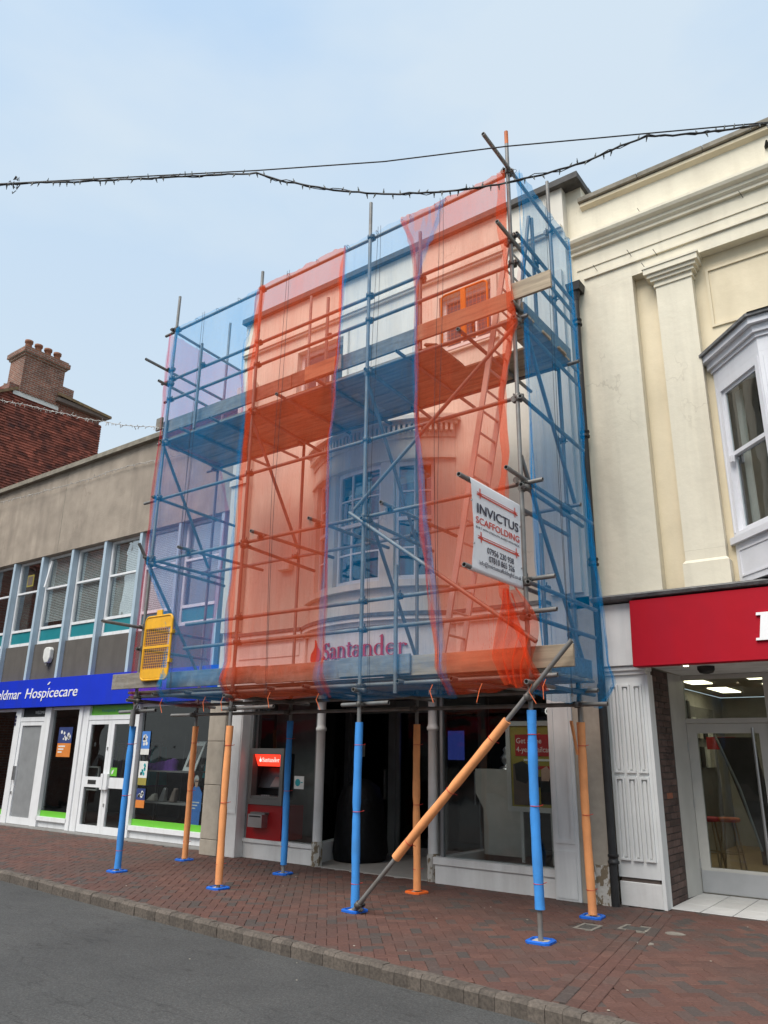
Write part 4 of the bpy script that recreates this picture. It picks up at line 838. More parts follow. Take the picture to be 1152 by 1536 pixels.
# right pilaster, plaster strip
bevelled(part('side_pilaster', 'greypaint', bank, (-4.23, -3.91, 9.14, 9.5, 0.0, 2.53)), .005)
part('pilaster_panel', 'greypaint', bank, *frame_boxes(-4.20, -3.95, .62, 2.48, 9.128, 9.1395, .045)); part('pilaster_foot', 'greypaint', bank, (-4.20, -3.95, 9.13, 9.1395, .03, .54))
part('plaster_strip', 'stone', bank, (-3.909, -3.78, 9.17, 9.5, .0, 3.55), (-3.779, -3.56, 9.20, 9.5, .42, 3.55)); part('plaster_foot', 'worn', bank, (-3.775, -3.575, 9.17, 9.5, .0, .418))
mb = MB().path([(-3.75, 9.14, .45), (-3.73, 9.13, .3), (-3.74, 9.14, .12), (-3.69, 9.13, .02)], .012, 6); mb.obj('loose_cable', 'worn', bank)

# ================================================================= cream shop building
cb = thing('cream_building', 'cream rendered building with pilaster and white oriel above a red shop front', 'building', (0, 9.35, 0))
CX = 4.5
part('wall', 'cream', cb, (-3.56, -2.72, 9.35, 9.8, 3.5, 8.02), (-3.56, CX, 9.35, 9.8, 8.021, 9.50), (-3.3, CX, 9.801, 20, 8.5, 9.45))
part('recess_wall', 'cream2', cb, (-2.719, CX, 9.50, 9.8, 3.5, 8.019))
p_ = part('pilaster', 'cream', cb, (-2.42, -1.95, 9.36, 9.499, 4.0, 7.77)); part('pilaster_base', 'cream', p_, (-2.45, -1.92, 9.33, 9.499, 3.5, 3.84)); MB().hexa([(-2.45, 9.33, 3.841), (-1.92, 9.33, 3.841), (-1.92, 9.499, 3.841), (-2.45, 9.499, 3.841), (-2.421, 9.36, 3.88), (-1.949, 9.36, 3.88), (-1.949, 9.499, 3.88), (-2.421, 9.499, 3.88)]).obj('base_moulding', 'cream', p_)
part('pilaster_foot', 'cream', p_, (-2.419, -1.951, 9.361, 9.499, 3.881, 3.999))
mb = MB()
for i, (o_, z0, z1) in enumerate(((.02, 7.72, 7.75), (.012, 7.751, 7.80), (.05, 7.801, 7.85), (.085, 7.851, 7.90), (.12, 7.901, 7.985), (.135, 7.986, 8.018))): mb.box(-2.42 - o_, -1.95 + o_, 9.36 - o_ * .9, 9.499, z0, z1)
mb.obj('capital', 'cream', p_)
part('wall_panel', 'cream2', cb, *frame_boxes(-1.80, .6, 6.95, 7.82, 9.478, 9.499, .035))
mb = MB(); yy = 9.35
prof = [(yy, 8.66), (yy - .05, 8.66), (yy - .05, 8.70), (yy - .09, 8.73), (yy - .09, 8.77), (yy - .15, 8.80), (yy - .17, 8.84), (yy - .17, 8.88), (yy - .05, 8.92), (yy, 8.93)]
mb.prism_ax([(y, z) for y, z in prof], -3.56, CX, 'x'); mb.obj('cornice', 'cream', cb)
mb = B(-3.4, CX, 9.32, 9.349, 8.22, 8.25); mb.box(-3.50, CX, 9.335, 9.349, 8.40, 8.43); mb.obj('string_course', 'cream', cb)
MB().prism_ax([(9.28, 9.44), (9.28, 9.49), (9.349, 9.499), (9.349, 9.40)], -3.36, CX, 'x').obj('parapet_moulding', 'cream2', cb)
x = -3.38
while x < CX:
    bevelled(part('coping_stone', 'coping', cb, (x, x + .893, 9.24, 9.8, 9.502 + random.uniform(0, .006), 9.585)), .006); x += .9
mb = MB()
for k in range(5):
    x = -.86 + k * .035; mb.hexa([(x, 9.30, 9.20), (x + .02, 9.30, 9.20), (x + .02, 9.349, 9.20), (x, 9.349, 9.20), (x + .03, 9.26, 9.26), (x + .05, 9.26, 9.26), (x + .05, 9.349, 9.26), (x + .03, 9.349, 9.26)])
mb.obj('wall_hook', 'iron2', cb)
mb = MB()
for x, z in ((-2.5, 8.95), (-1.2, 8.6), (-3.2, 8.3), (-2.35, 8.2), (-2.52, 8.05), (-3.44, 8.06), (-2.7, 8.34)): MB().tube((x, 9.349, z), (x - .03, 9.27, z + .07), .004, 5).obj('rusty_nail', 'iron2', cb)
# drainpipe
dp = thing('drainpipe', 'black cast iron drainpipe with flaking paint between bank and cream building', 'drainpipe', (-3.53, 9.22, 0))
mb = MB().tube((-3.53, 9.21, .52), (-3.51, 9.24, 7.88), .042, 14); mb.obj('pipe', 'iron2', dp)
MB().tube((-3.535, 9.205, .0), (-3.533, 9.207, 2.45), .0445, 14).obj('lower_pipe', 'iron', dp)
for z in (7.50, 5.77, 3.99, .49): MB().lathe([(.06, z - .05), (.066, z - .045), (.066, z - .02), (.054, z - .015), (.054, z + .02), (.064, z + .025), (.062, z + .05)], -3.53 + z * .0025, 9.21 + z * .004, 14).obj('pipe_collar', 'iron2', dp)
mb = MB().lathe([(.046, 7.86), (.05, 7.9), (.062, 7.96), (.068, 8.0)], -3.51, 9.24, 14); mb.hexa([(-3.60, 9.16, 8.0), (-3.42, 9.16, 8.0), (-3.42, 9.345, 8.0), (-3.60, 9.345, 8.0), (-3.62, 9.14, 8.12), (-3.40, 9.14, 8.12), (-3.40, 9.345, 8.12), (-3.62, 9.345, 8.12)]); mb.obj('hopper_head', 'iron2', dp)
# oriel
def canted(mb, y0, dd, z0, z1, x0=-1.86, x1=1.1, o=0, z0b=None):
    """oriel outline grown by o"""
    c = .64 + dd
    return mb.prism([(x0 - o, 9.499), (x0 - o, 9.46 - o * .4), (x0 + c - o * .4, 9.46 - c - o), (x1 - c + o * .4, 9.46 - c - o), (x1 + o, 9.46 - o * .4), (x1 + o, 9.499)], z0, z1)
orl = thing('oriel_window', 'white canted oriel window jutting from the cream upper wall', 'oriel window', (-.4, 9.2, 3.5))
canted(MB(), 0, 0, 3.55, 4.02).obj('apron', 'oriel', orl); canted(MB(), 0, 0, 4.021, 4.10, o=.05).obj('sill', 'oriel', orl)
mb = MB(); canted(mb, 0, 0, 6.10, 6.28); canted(mb, 0, 0, 6.281, 6.33, o=.025); canted(mb, 0, 0, 6.331, 6.42, o=.06); canted(mb, 0, 0, 6.421, 6.50, o=.12); mb.obj('cornice', 'oriel', orl)
mb = MB(); canted(mb, 0, 0, 6.501, 6.54, o=.16); mb.add([(-2.03, 9.45, 6.541), (-1.25, 8.64, 6.541), (.5, 8.64, 6.541), (1.26, 9.45, 6.541), (-1.85, 9.498, 6.62), (-1.1, 9.498, 6.70), (.35, 9.498, 6.70), (1.1, 9.498, 6.62)], [(0, 1, 5, 4), (1, 2, 6, 5), (2, 3, 7, 6)]); mb.obj('lead_roof', 'lead', orl)
def face(p, q, name='sash_window'):
    """a sash unit filling the plane from p to q"""
    p = Vector((*p, 0)); q = Vector((*q, 0)); d = q - p; L_ = d.length; d.normalize(); n_ = Vector((d.y, -d.x, 0))
    def bx(mb, u0, u1, w0, w1, z0, z1):
        c = [(u0, w0), (u1, w0), (u1, w1), (u0, w1)]; v = [p + d * a_ - n_ * b_ for a_, b_ in c]
        return mb.hexa([(x_.x, x_.y, z0) for x_ in v] + [(x_.x, x_.y, z1) for x_ in v])
    mb = MB(); s = .10
    bx(mb, 0, s, 0, .09, 4.101, 6.099); bx(mb, L_ - s, L_, 0, .09, 4.101, 6.099); bx(mb, s, L_ - s, 0, .09, 5.98, 6.099); bx(mb, s, L_ - s, 0, .09, 4.101, 4.16)
    w = mb.obj(name, 'oriel', orl)
    mb = MB()
    for z0, z1, k in ((5.10, 5.98, .03), (4.16, 5.14, .06)):
        t2 = .045; bx(mb, s + .001, s + t2, k, k + .03, z0 + .001, z1 - .001); bx(mb, L_ - s - t2, L_ - s - .001, k, k + .03, z0 + .001, z1 - .001); bx(mb, s + t2, L_ - s - t2, k, k + .03, z0 + .001, z0 + .05); bx(mb, s + t2, L_ - s - t2, k, k + .03, z1 - .045, z1 - .001)
    mb.obj('sash', 'oriel', w)
    bx(MB(), s + .046, L_ - s - .046, .042, .047, 5.151, 5.934).obj('pane', 'glass_up', w); bx(MB(), s + .046, L_ - s - .046, .073, .078, 4.211, 5.094).obj('pane', 'glass_up', w)
    bx(MB(), s + .03, s + .07, -.012, .029, 5.02, 5.10).obj('sash_horn', 'oriel', w)
    # moulded outer edge
    mb = MB(); bx(mb, .02, .04, -.012, -.0005, 4.16, 6.05); bx(mb, L_ - .04, L_ - .02, -.012, -.0005, 4.16, 6.05); mb.obj('bead', 'oriel', w)
    mb = MB(); 
    for z0, z1 in ((3.62, 3.64), (3.93, 3.95)): bx(mb, .08, L_ - .08, -.010, -.0005, z0, z1)
    bx(mb, .06, .08, -.01, -.0005, 3.62, 3.95); bx(mb, L_ - .08, L_ - .06, -.01, -.0005, 3.62, 3.95); mb.obj('apron_moulding', 'oriel', w)
    bx(MB(), s + .05, s + .17, .16, .18, 4.2, 5.95).obj('curtain', 'pale', w)
face((-1.86, 9.46), (-1.22, 8.82)); face((-1.22, 8.82), (.46, 8.82)); face((.46, 8.82), (1.1, 9.46))
part('oriel_room', 'dark', orl, (-1.8, 1.05, 9.48, 9.499, 4.1, 6.1))
# shop front
MB().prism_ax([(9.12, 3.455), (9.10, 3.49), (9.20, 3.53), (9.349, 3.56), (9.349, 3.43), (9.30, 3.43)], -3.56, CX, 'x').obj('lead_flashing', 'lead', cb)
part('lintel', 'midgrey', cb, (-3.56, CX, 9.36, 9.8, 2.72, 3.429)); part('soffit', 'greypaint', cb, (-3.0, CX, 9.1, 10.9, 2.66, 2.719))
bevelled(part('pilaster_head', 'greypaint', cb, (-3.53, -3.06, 9.24, 9.359, 2.66, 3.42)), .006)
rs = thing('red_fascia', 'plain deep red shop fascia with a single white serif letter in view', 'shop sign', (0, 9.1, 2.62))
bevelled(MB().prism_ax([(9.08, 2.625), (9.14, 3.425), (9.235, 3.425), (9.235, 2.625)], -3.075, CX, 'x').obj('sign_panel', 'red', rs), .006)
glyph(MB(), g_L(), lambda u_, v_, d_: (-1.70 + u_ * .30 + v_ * .03, 9.098 - d_ + v_ * .018, 2.835 + v_ * .215), .03).obj('letter', 'white', rs)
pl = part('white_pilaster', 'greypaint', cb, (-3.52, -3.04, 9.33, 9.499, .30, 2.56)); bevelled(part('pilaster_cap', 'greypaint', pl, (-3.55, -2.99, 9.27, 9.50, 2.60, 2.655)), .01); part('pilaster_neck', 'greypaint', pl, (-3.535, -3.01, 9.30, 9.50, 2.561, 2.599))
part('rotten_joint', 'brown', pl, (-3.50, -3.06, 9.35, 9.499, .255, .299)); bevelled(part('pilaster_base', 'oldpaint', pl, (-3.52, -3.04, 9.335, 9.499, 0, .254)), .006)
part('edge_board', 'greypaint', pl, (-3.039, -3.0, 9.335, 9.52, .0, 2.56))
for c in range(3):
    for z0, z1 in ((.48, 1.38), (1.43, 2.44)):
        x0 = -3.475 + c * .145
        part('pilaster_panel', 'greypaint', pl, *frame_boxes(x0, x0 + .112, z0, z1, 9.300, 9.3295, .022)); part('panel_fillet', 'greypaint', pl, (x0 + .040, x0 + .072, 9.308, 9.3295, z0 + .04, z1 - .04))
rv = part('brick_reveal', 'mortar', cb, (-3.30, -3.033, 9.525, 10.24, 0, 2.655))
bm_ = {}
for L_ in (.213, .10):
    for nm in ('redbrick', 'redbrick1'):
        m2 = MB().box(0, .05, 0, L_, 0, .064); me = m2.mesh('brick', (0, 0, 0)); me.materials.append(mt[nm]); bm_[L_, nm] = me
for r in range(35):
    z = .006 + r * .0755; y = 9.53; first = r % 2 == 0
    while y < 10.2:
        L_ = .10 if (first and y == 9.53) else .213
        if y + L_ > 10.245: L_ = .10
        if y + L_ > 10.25: break
        nm = 'redbrick1' if (r in (14, 15) and 9.7 < y < 9.85) else 'redbrick'
        link('brick', bm_[L_, nm], (-3.073 + random.uniform(-.002, .003), y, z), rv); y += L_ + .011
part('porch_step', 'slab', cb, (-3.02, CX, 9.44, 10.9, -.08, -.004))
pf = part('porch_floor', 'mortar', cb, (-3.02, CX, 9.45, 10.78, -.0035, .002))
for i in range(9):
    for j in range(3):
        x0 = -3.018 + i * .33; y0 = 9.452 + j * .44
        bevelled(part('tile', 'tile', pf, (x0 + .004, x0 + .326, y0 + .004, y0 + .436, .0025, .010)), .003)
fr = part('door_frame', 'aluminium', cb, (-3.20, -3.00, 10.72, 10.86, .011, 2.655), (-2.0, -1.88, 10.72, 10.86, .011, 2.655), (-2.999, -2.001, 10.73, 10.85, 2.04, 2.10), (-2.999, -2.001, 10.73, 10.85, 2.60, 2.655))
MB().hexa([(-3.06, 10.245, .011), (-3.03, 10.245, .011), (-2.998, 10.719, .011), (-3.2, 10.719, .011), (-3.06, 10.245, 2.655), (-3.03, 10.245, 2.655), (-2.998, 10.719, 2.655), (-3.2, 10.719, 2.655)]).obj('reveal_lining', 'aluminium', fr)
part('pane', 'glass', fr, (-2.999, -2.001, 10.79, 10.795, 2.101, 2.599))
d = part('door', 'aluminium', cb, *frame_boxes(-2.995, -2.005, .02, 2.035, 10.75, 10.80, .12, .29, .12)); part('pane', 'glass', d, (-2.874, -2.126, 10.77, 10.775, .311, 1.914)); part('kick_plate', 'kick', d, (-2.99, -2.01, 10.742, 10.7495, .03, .275))
mb = MB().tube((-2.18, 10.67, .30), (-2.18, 10.67, 1.98), .018, 12); mb.tube((-2.18, 10.67, .5), (-2.18, 10.75, .5), .01, 8); mb.tube((-2.18, 10.67, 1.8), (-2.18, 10.75, 1.8), .01, 8); mb.obj('pull_handle', 'steel', d)
for z in (.35, 1.05, 1.75): MB().tube((-2.998, 10.735, z - .05), (-2.998, 10.735, z + .05), .012, 8).obj('hinge', 'steel', d)
MB().lathe([(.022, 0), (.022, .006)], 0, 0, 12).obj('lock', 'steel', None) if False else MB().tube((-2.05, 10.738, 1.50), (-2.05, 10.7495, 1.50), .022, 12).obj('lock', 'steel', d)
w = part('shop_window', 'aluminium', cb, (-1.879, CX, 10.73, 10.85, .30, .36), (-1.879, CX, 10.73, 10.85, 2.6, 2.655)); part('pane', 'glass', w, (-1.879, CX, 10.79, 10.795, .361, 2.599)); part('stall_riser', 'aluminium', w, (-1.879, CX, 10.74, 10.84, .011, .299))
part('room_floor', 'wood', cb, (-4, CX, 10.86, 17, -.02, .008)); part('room_ceiling', 'pale', cb, (-4, CX, 10.87, 17, 2.80, 2.9)); part('room_wall', 'pale', cb, (-4, CX, 17, 17.1, 0, 2.79), (-4.1, -4, 10.87, 17, 0, 2.79), (CX, CX + .1, 10.87, 17, 0, 2.79))
for x0, y0 in ((-3.62, 12.5), (-3.62, 14.5), (-2.62, 12.0), (-2.62, 14.0)): part('ceiling_light', 'lightp', cb, (x0, x0 + .32, y0, y0 + 1.1, 2.785, 2.799))
t = thing('dome_camera', 'small black dome under the soffit above the shop door', 'security camera', (-2.9, 9.9, 2.6)); MB().lathe([(.03, 2.57), (.08, 2.585), (.10, 2.62), (.10, 2.659)], -2.42, 9.75, 14).obj('dome', 'black', t); part('sensor', 'lightp', t, (-2.6, -2.55, 9.45, 9.5, 2.64, 2.659))
for x, y, m_, lab in ((-3.15, 13.0, 'seator', 'orange-seated wooden bar stool inside the right-hand shop'), (-3.42, 12.9, 'seatred', 'crimson-seated wooden bar stool inside the right-hand shop')):
    t = thing('bar_stool', lab, 'stool', (x, y, .008), 'stools inside the red-fronted shop'); MB().lathe([(.15, .70), (.17, .72), (.17, .745), (.15, .76)], x, y, 16).obj('seat', m_, t)
    for a_ in range(4):
        c_, s_ = math.cos(R(45 + 90 * a_)), math.sin(R(45 + 90 * a_)); MB().tube((x + .21 * c_, y + .21 * s_, .008), (x + .11 * c_, y + .11 * s_, .70), .013, 8).obj('leg', 'wood', t)
    MB().path([(x + .175 * math.cos(R(45 + 30 * k)), y + .175 * math.sin(R(45 + 30 * k)), .27) for k in range(13)], .008, 6).obj('foot_ring', 'wood', t)
t = thing('display_rack', 'rack of pale hanging phone cases on the wall inside the red-fronted shop', 'display rack', (-3.9, 13.5, 1.0)); part('rack_panel', 'midgrey', t, (-3.98, -3.94, 11.2, 16, .6, 2.5))
random.seed(5)
for k in range(26): part('packet', ('paper', 'pale', 'dark')[k % 3], t, (-3.938, -3.90, 11.4 + (k % 13) * .34, 11.6 + (k % 13) * .34, 1.95 - .5 * (k // 13), 2.3 - .5 * (k // 13)))
part('price_board', 'redp', t, (-3.6, -3.15, 14.0, 14.05, 1.75, 1.95))
t = thing('shop_counter', 'low grey counter deep inside the red-fronted shop', 'counter', (-2.4, 14.5, 0)); part('counter_body', 'midgrey', t, (-3.0, -1.4, 14.2, 14.8, .009, .95)); part('counter_top', 'pale', t, (-3.05, -1.35, 14.15, 14.85, .951, .99)); part('indicator', 'redled', t, (-2.7, -2.6, 14.14, 14.149, 1.1, 1.13))
t = thing('hanging_banner', 'dark slanting display board behind the glass shop door', 'display board', (-2.5, 12.2, .5)); MB().hexa([(-2.55, 12.2, .35), (-2.3, 12.2, .35), (-2.3, 12.24, .35), (-2.55, 12.24, .35), (-3.0, 12.2, 1.9), (-2.5, 12.2, 1.9), (-2.5, 12.24, 1.9), (-3.0, 12.24, 1.9)]).obj('board_panel', 'brown', t); MB().path([(-2.56, 12.19, .4), (-2.75, 12.19, 1.2), (-3.0, 12.19, 1.9)], .02, 6).obj('board_edge', 'pale', t)

# ================================================================= the other side of the street, seen only in the glass
for i, (x0, x1, h, m_, lab) in enumerate(((-34, -12.5, 6.6, 'housebrick', 'red brick terrace on the opposite side of the street, behind the viewer'), (-12.4, 3, 7.2, 'pebble', 'grey rendered shop terrace on the opposite side of the street'), (3.1, 20, 6.4, 'bankwall', 'pale rendered shop terrace on the opposite side of the street'))):
    op = thing('terrace', lab, 'building', ((x0 + x1) / 2, -13, -.1))
    part('wall', m_, op, (x0, x1, -20, -13, -.1, h)); part('coping', 'coping', op, (x0, x1, -20, -12.9, h + .001, h + .15)); part('shop_glazing', 'darker', op, (x0 + .3, x1 - .3, -12.999, -12.95, .4, 2.5)); part('fascia', ('red', 'navy', 'green')[i], op, (x0 + .1, x1 - .1, -12.999, -12.85, 2.55, 3.2))
    x = x0 + 1.2
    while x < x1 - 2:
        for z in (3.9, ): w = part('window', 'upvc', op, (x, x + 1.2, -12.999, -12.94, z, z + 1.7)); part('pane', 'atmdark', w, (x + .08, x + 1.12, -12.939, -12.935, z + .08, z + 1.62))
        x += 2.6

# ================================================================= scaffold
random.seed(23)
sc = thing('scaffold', 'tube and coupler scaffold with two boarded lifts standing over the bank frontage', 'scaffold', (-6.7, 7.7, 0))
RT = .0242
def tb(name, p, q, m='galv', parent=sc, r=RT): return MB().tube(p, q, r, 12, hollow=True).obj(name, m, parent)
FXS = [-9.77, -7.72, -5.58, -3.43]; FT = [9.14, 8.81, 9.08, 9.12]
RXS = [-10.03, -7.95, -5.72, -3.50]; RTP = [9.40, 9.20, 9.10, 9.37]
YF, YR = 7.05, 8.43
# couplers share one mesh
mb = MB().lathe([(.036, -.028), (.040, -.024), (.040, .024), (.036, .028)], 0, 0, 10)
mb.tube((-.03, .05, 0), (.03, .05, 0), .038, 10); mb.box(-.03, .03, .012, .05, -.03, .03); mb.box(.036, .075, -.012, .012, -.015, .015); mb.tube((.06, -.04, 0), (.06, .04, 0), .008, 6); mb.tube((0, .05, .03), (0, .06, .075), .008, 6)
CM = mb.mesh('coupler', (0, 0, 0)); CM.materials.append(mt['galvd'])
def coupler(x, y, z, rz=0): link('coupler', CM, (x, y, z), sc, (0, 0, rz + random.uniform(-.1, .1)))
foamspec = {}
def standard(x, y, top, foam, z0, z1):
    s = MB().tube((x, y, .012), (x, y, top), RT, 12, hollow=True).obj('standard', 'galv', sc)
    mb = B(x - .075, x + .075, y - .075, y + .075, .008, .014); mb.tube((x, y, .014), (x, y, .07), .017, 10); mb.obj('base_plate', 'padtop', s)
    sleeve(s, (x, y, z0), (x, y, z1), foam); return s
def sleeve(parent, p, q, foam, n=3, slit=False):
    p, q = Vector(p), Vector(q); d = (q - p); L_ = d.length; d.normalize(); u_ = d.orthogonal().normalized(); w_ = d.cross(u_)
    mb = MB(); N = 22; prof = []
    for k in range(N + 1):
        t = k / N; c = p + d * (L_ * t); bul = .046 + .0018 * math.sin(t * 23 + p.x) + random.uniform(-.0007, .0007)
        for tt in (.12, .5, .87): bul -= .006 * math.exp(-((t - tt) * L_ / .018) ** 2)
        prof.append([c + (u_ * math.cos(a) + w_ * math.sin(a)) * bul + Vector((.006 * math.sin(t * 5 + p.x * 3), 0, 0)) for a in [2 * math.pi * i / 16 for i in range(16)]])
    mb.add([v for r_ in prof for v in r_], [(i * 16 + k, i * 16 + (k + 1) % 16, (i + 1) * 16 + (k + 1) % 16, (i + 1) * 16 + k) for i in range(N) for k in range(16)], True)
    for c, r_, sg in ((p, prof[0], -1), (q, prof[-1], 1)):
        inn = [c + (v - c) * .55 for v in r_]; dp_ = [v - d * .03 * sg for v in inn]
        mb.add(r_ + inn, [(i, (i + 1) % 16, 16 + (i + 1) % 16, 16 + i) for i in range(16)]); mb.add(inn + dp_, [(i, (i + 1) % 16, 16 + (i + 1) % 16, 16 + i) for i in range(16)])
    f = mb.obj('foam_sleeve', 'foam_b' if foam == 'b' else 'foam_o', parent)
    for tt in (.12, .5, .87):
        c = p + d * (L_ * tt); MB().path([c + (u_ * math.cos(a) + w_ * math.sin(a)) * .0455 for a in [2 * math.pi * i / 12 for i in range(13)]] + [c + u_ * .08 + d * .01], .0035, 5).obj('cable_tie', 'tie', f)
    return f
FSP = [('b', .045, 1.93), ('o', .05, 1.92), ('b', .04, 1.94), ('b', .27, 2.03)]; RSP = [('o', .03, 1.98), ('b', .12, 2.04), ('o', .03, 1.97), ('o', .03, 1.97)]
for x, t_p, (f, a, b) in zip(FXS, FT, FSP): standard(x, YF, t_p, f, a, b)
for x, t_p, (f, a, b) in zip(RXS, RTP, RSP): standard(x, YR, t_p, f, a, b)
# split flap at the top of the last orange sleeve
MB().hexa([(-3.55, 8.375, 1.62), (-3.53, 8.37, 1.62), (-3.53, 8.40, 1.62), (-3.55, 8.41, 1.62), (-3.60, 8.36, 1.985), (-3.57, 8.35, 1.985), (-3.57, 8.39, 1.985), (-3.60, 8.41, 1.985)]).obj('foam_flap', 'foam_o', sc)
# ledgers and rails along the front
YL = YF + .05
for z, x0, x1, nm in ((8.50, -10.12, -3.40, 'top_rail'), (7.56, -10.08, -3.36, 'guard_rail'), (7.18, -9.95, -3.36, 'guard_rail'), (6.43, -10.0, -3.28, 'ledger'), (5.43, -10.18, -3.38, 'ledger'), (4.40, -9.95, -3.20, 'ledger'),
                      (3.34, -8.85, -3.12, 'guard_rail'), (3.00, -8.85, -3.12, 'guard_rail'), (2.35, -10.0, -3.15, 'ledger'), (2.14, -10.2, -9.35, 'tail_tube'), (2.14, -7.95, -7.0, 'tail_tube'), (2.14, -5.88, -5.2, 'tail_tube')):
    tb(nm, (x0, YL, z), (x1, YL, z + .012))
    for x in FXS:
        if x0 < x < x1: coupler(x, YF, z)
for z, x0, x1 in ((6.40, -10.25, -3.2), (4.50, -10.15, -3.3), (2.31, -10.5, -3.25), (2.16, -10.6, -3.15)):
    tb('rear_ledger', (x0, YR - .05, z), (x1, YR - .05, z))
    for x in RXS: coupler(x, YR - .1, z)
for z in (7.62, 7.2): tb('end_rail', (-3.38, YF + .06, z), (-3.44, 8.96, z + .03)); 
# transoms: end and bay frames
for k, (x, xr) in enumerate(zip(FXS, RXS)):
    xa = x + .055
    for z in (6.37, 4.34, 2.29): tb('transom', (xa, 6.93 if z > 3 else 6.86, z), (xr + .055, 8.95 if z > 5 else 8.75, z)); coupler(xa, YF, z, R(90))
for x in (-9.2, -8.5, -7.1, -6.35, -5.0, -4.1): tb('transom', (x, 6.90, 6.40 + .05), (x - .02, 8.9, 6.45))
for x in (-9.3, -8.6, -7.0, -6.4, -5.0, -4.3): tb('transom', (x, 6.98, 2.37), (x, 8.72, 2.37))
for x in (-8.9, -7.38, -6.33, -5.18): tb('transom', (x, 6.86, 4.46), (x - .02, 8.62, 4.46)); coupler(x, YL, 4.43, R(90))
for z, y0, y1, x in ((8.53, 6.36, 8.95, -3.39), (7.47, 6.62, 8.95, -3.385), (6.55, 6.9, 9.0, -3.37), (5.40, 7.0, 8.95, -3.375), (4.44, 6.62, 9.1, -3.385), (3.30, 6.99, 9.0, -3.375), (2.95, 6.99, 8.9, -3.375)):
    tb('end_transom', (x, y0, z), (x - .07, y1, z + .02)); coupler(x - .04, YF, z, R(90)); coupler(RXS[3], YR, z, R(90))
for z, y0, y1 in ((8.48, 6.98, 8.7), (7.72, 6.56, 8.45), (7.45, 6.85, 8.35), (5.45, 6.98, 8.85), (4.45, 6.95, 8.7), (3.38, 6.37, 8.5), (3.05, 7.0, 8.5)):
    tb('end_transom', (-9.83, y0, z), (-9.95, y1, z)); coupler(-9.79, YF, z, R(-90))
# braces
for p, q in (((-3.36, 7.012, 6.34), (-5.70, 7.012, 4.50)), ((-5.78, 7.012, 4.47), (-3.32, 7.012, 2.69)), ((-9.86, 7.08, 6.42), (-9.90, 8.30, 4.56)), ((-9.86, 6.86, 4.66), (-9.90, 8.28, 2.78)),
             ((-5.64, 7.10, 6.36), (-5.66, 8.36, 4.34)), ((-5.64, 7.10, 4.70), (-5.66, 8.44, 2.62)), ((-3.42, 7.20, 6.60), (-3.42, 8.50, 4.54)), ((-3.42, 7.05, 4.72), (-3.42, 8.55, 2.45)), ((-7.78, 7.12, 6.3), (-7.85, 8.3, 4.6))):
    tb('brace', p, q)
rk = tb('raker', (-5.52, 6.97, .035), (-2.93, 6.97, 2.67)); rd = Vector((2.59, 0, 2.635)).normalized()
rp = Vector((-5.52, 6.97, .035)); sleeve(rk, rp + rd * .76, rp + rd * 2.66, 'o'); link('coupler', CM, rp + rd * .07, sc, (0, R(45), 0)); coupler(-3.43, 6.98, 2.15)
# puncheons
for x, y, z0, z1 in ((-8.98, 7.0, 6.42, 7.93), (-5.04, 7.0, 2.24, 3.70), (-3.44, 7.70, 6.6, 8.24), (-3.45, 7.52, 2.5, 3.95), (-4.79, 7.13, 6.5, 8.28), (-6.72, 7.5, 6.5, 8.2)): tb('puncheon', (x, y, z0), (x, y, z1)); coupler(x, y + .02, min(z1 - .3, 7.56 if z1 > 5 else 3.34))
tb('puncheon', (-3.46, 7.25, 6.6), (-3.46, 7.66, 8.25))
# boarded lifts
def boards(z, y0, n, spans, hole=None):
    for i in range(n):
        ya = y0 + i * .232
        for x0, x1 in spans[i % 2]:
            segs = [(x0, x1)]
            if hole and i < hole[2]:
                segs = [s_ for s_ in ((x0, min(x1, hole[0])), (max(x0, hole[1]), x1)) if s_[1] - s_[0] > .05]
            for a_, b_ in segs: bevelled(part('scaffold_board', 'board', sc, (a_, b_, ya, ya + .225, z + random.uniform(0, .006), z + .038)), .005)
boards(6.478, 7.14, 6, ([(-10.05, -6.2), (-6.19, -3.32)], [(-10.1, -7.3), (-7.29, -3.35)]), (-4.55, -3.68, 3))
boards(2.40, 7.13, 6, ([(-10.1, -6.3), (-6.29, -3.36)], [(-10.0, -7.0), (-6.99, -3.33)]))
for x0, x1, y, z0, m_ in ((-9.9, -7.0, 7.085, 6.585, 'boardold'), (-7.02, -4.80, 7.10, 6.60, 'boardold'), (-6.72, -6.05, 7.06, 6.60, 'board'), (-4.85, -3.40, 7.085, 6.615, 'board'), (-3.42, -2.93, 6.985, 6.63, 'board'), (-10.02, -9.87, 7.03, 6.65, 'boardold'),
                           (-9.15, -7.3, 7.085, 2.455, 'boardold'), (-7.32, -5.25, 7.07, 2.44, 'boardold'), (-5.9, -4.88, 7.045, 2.455, 'boardold'), (-5.27, -2.97, 7.085, 2.435, 'board'), (-10.25, -9.1, 6.94, 2.46, 'boardold')):
    bevelled(part('toe_board', m_, sc, (x0, x1, y, y + .036, z0, z0 + .222)), .004)
bevelled(part('toe_board', 'board', sc, (-3.43, -3.394, 7.25, 8.62, 6.53, 6.75)), .004); bevelled(part('toe_board', 'boardold', sc, (-3.43, -3.394, 7.25, 8.62, 2.45, 2.67)), .004)
MB().hexa([(-4.58, 7.14, 6.52), (-4.55, 7.14, 6.52), (-4.55, 7.8, 6.52), (-4.58, 7.8, 6.52), (-4.75, 7.14, 6.56), (-4.72, 7.14, 6.58), (-4.72, 7.8, 6.58), (-4.75, 7.8, 6.56)]).obj('hatch_lip', 'board', sc)
tb('standard_cap', (FXS[3], YF, 8.93), (FXS[3], YF, 9.125), 'rust', sc, .0246)
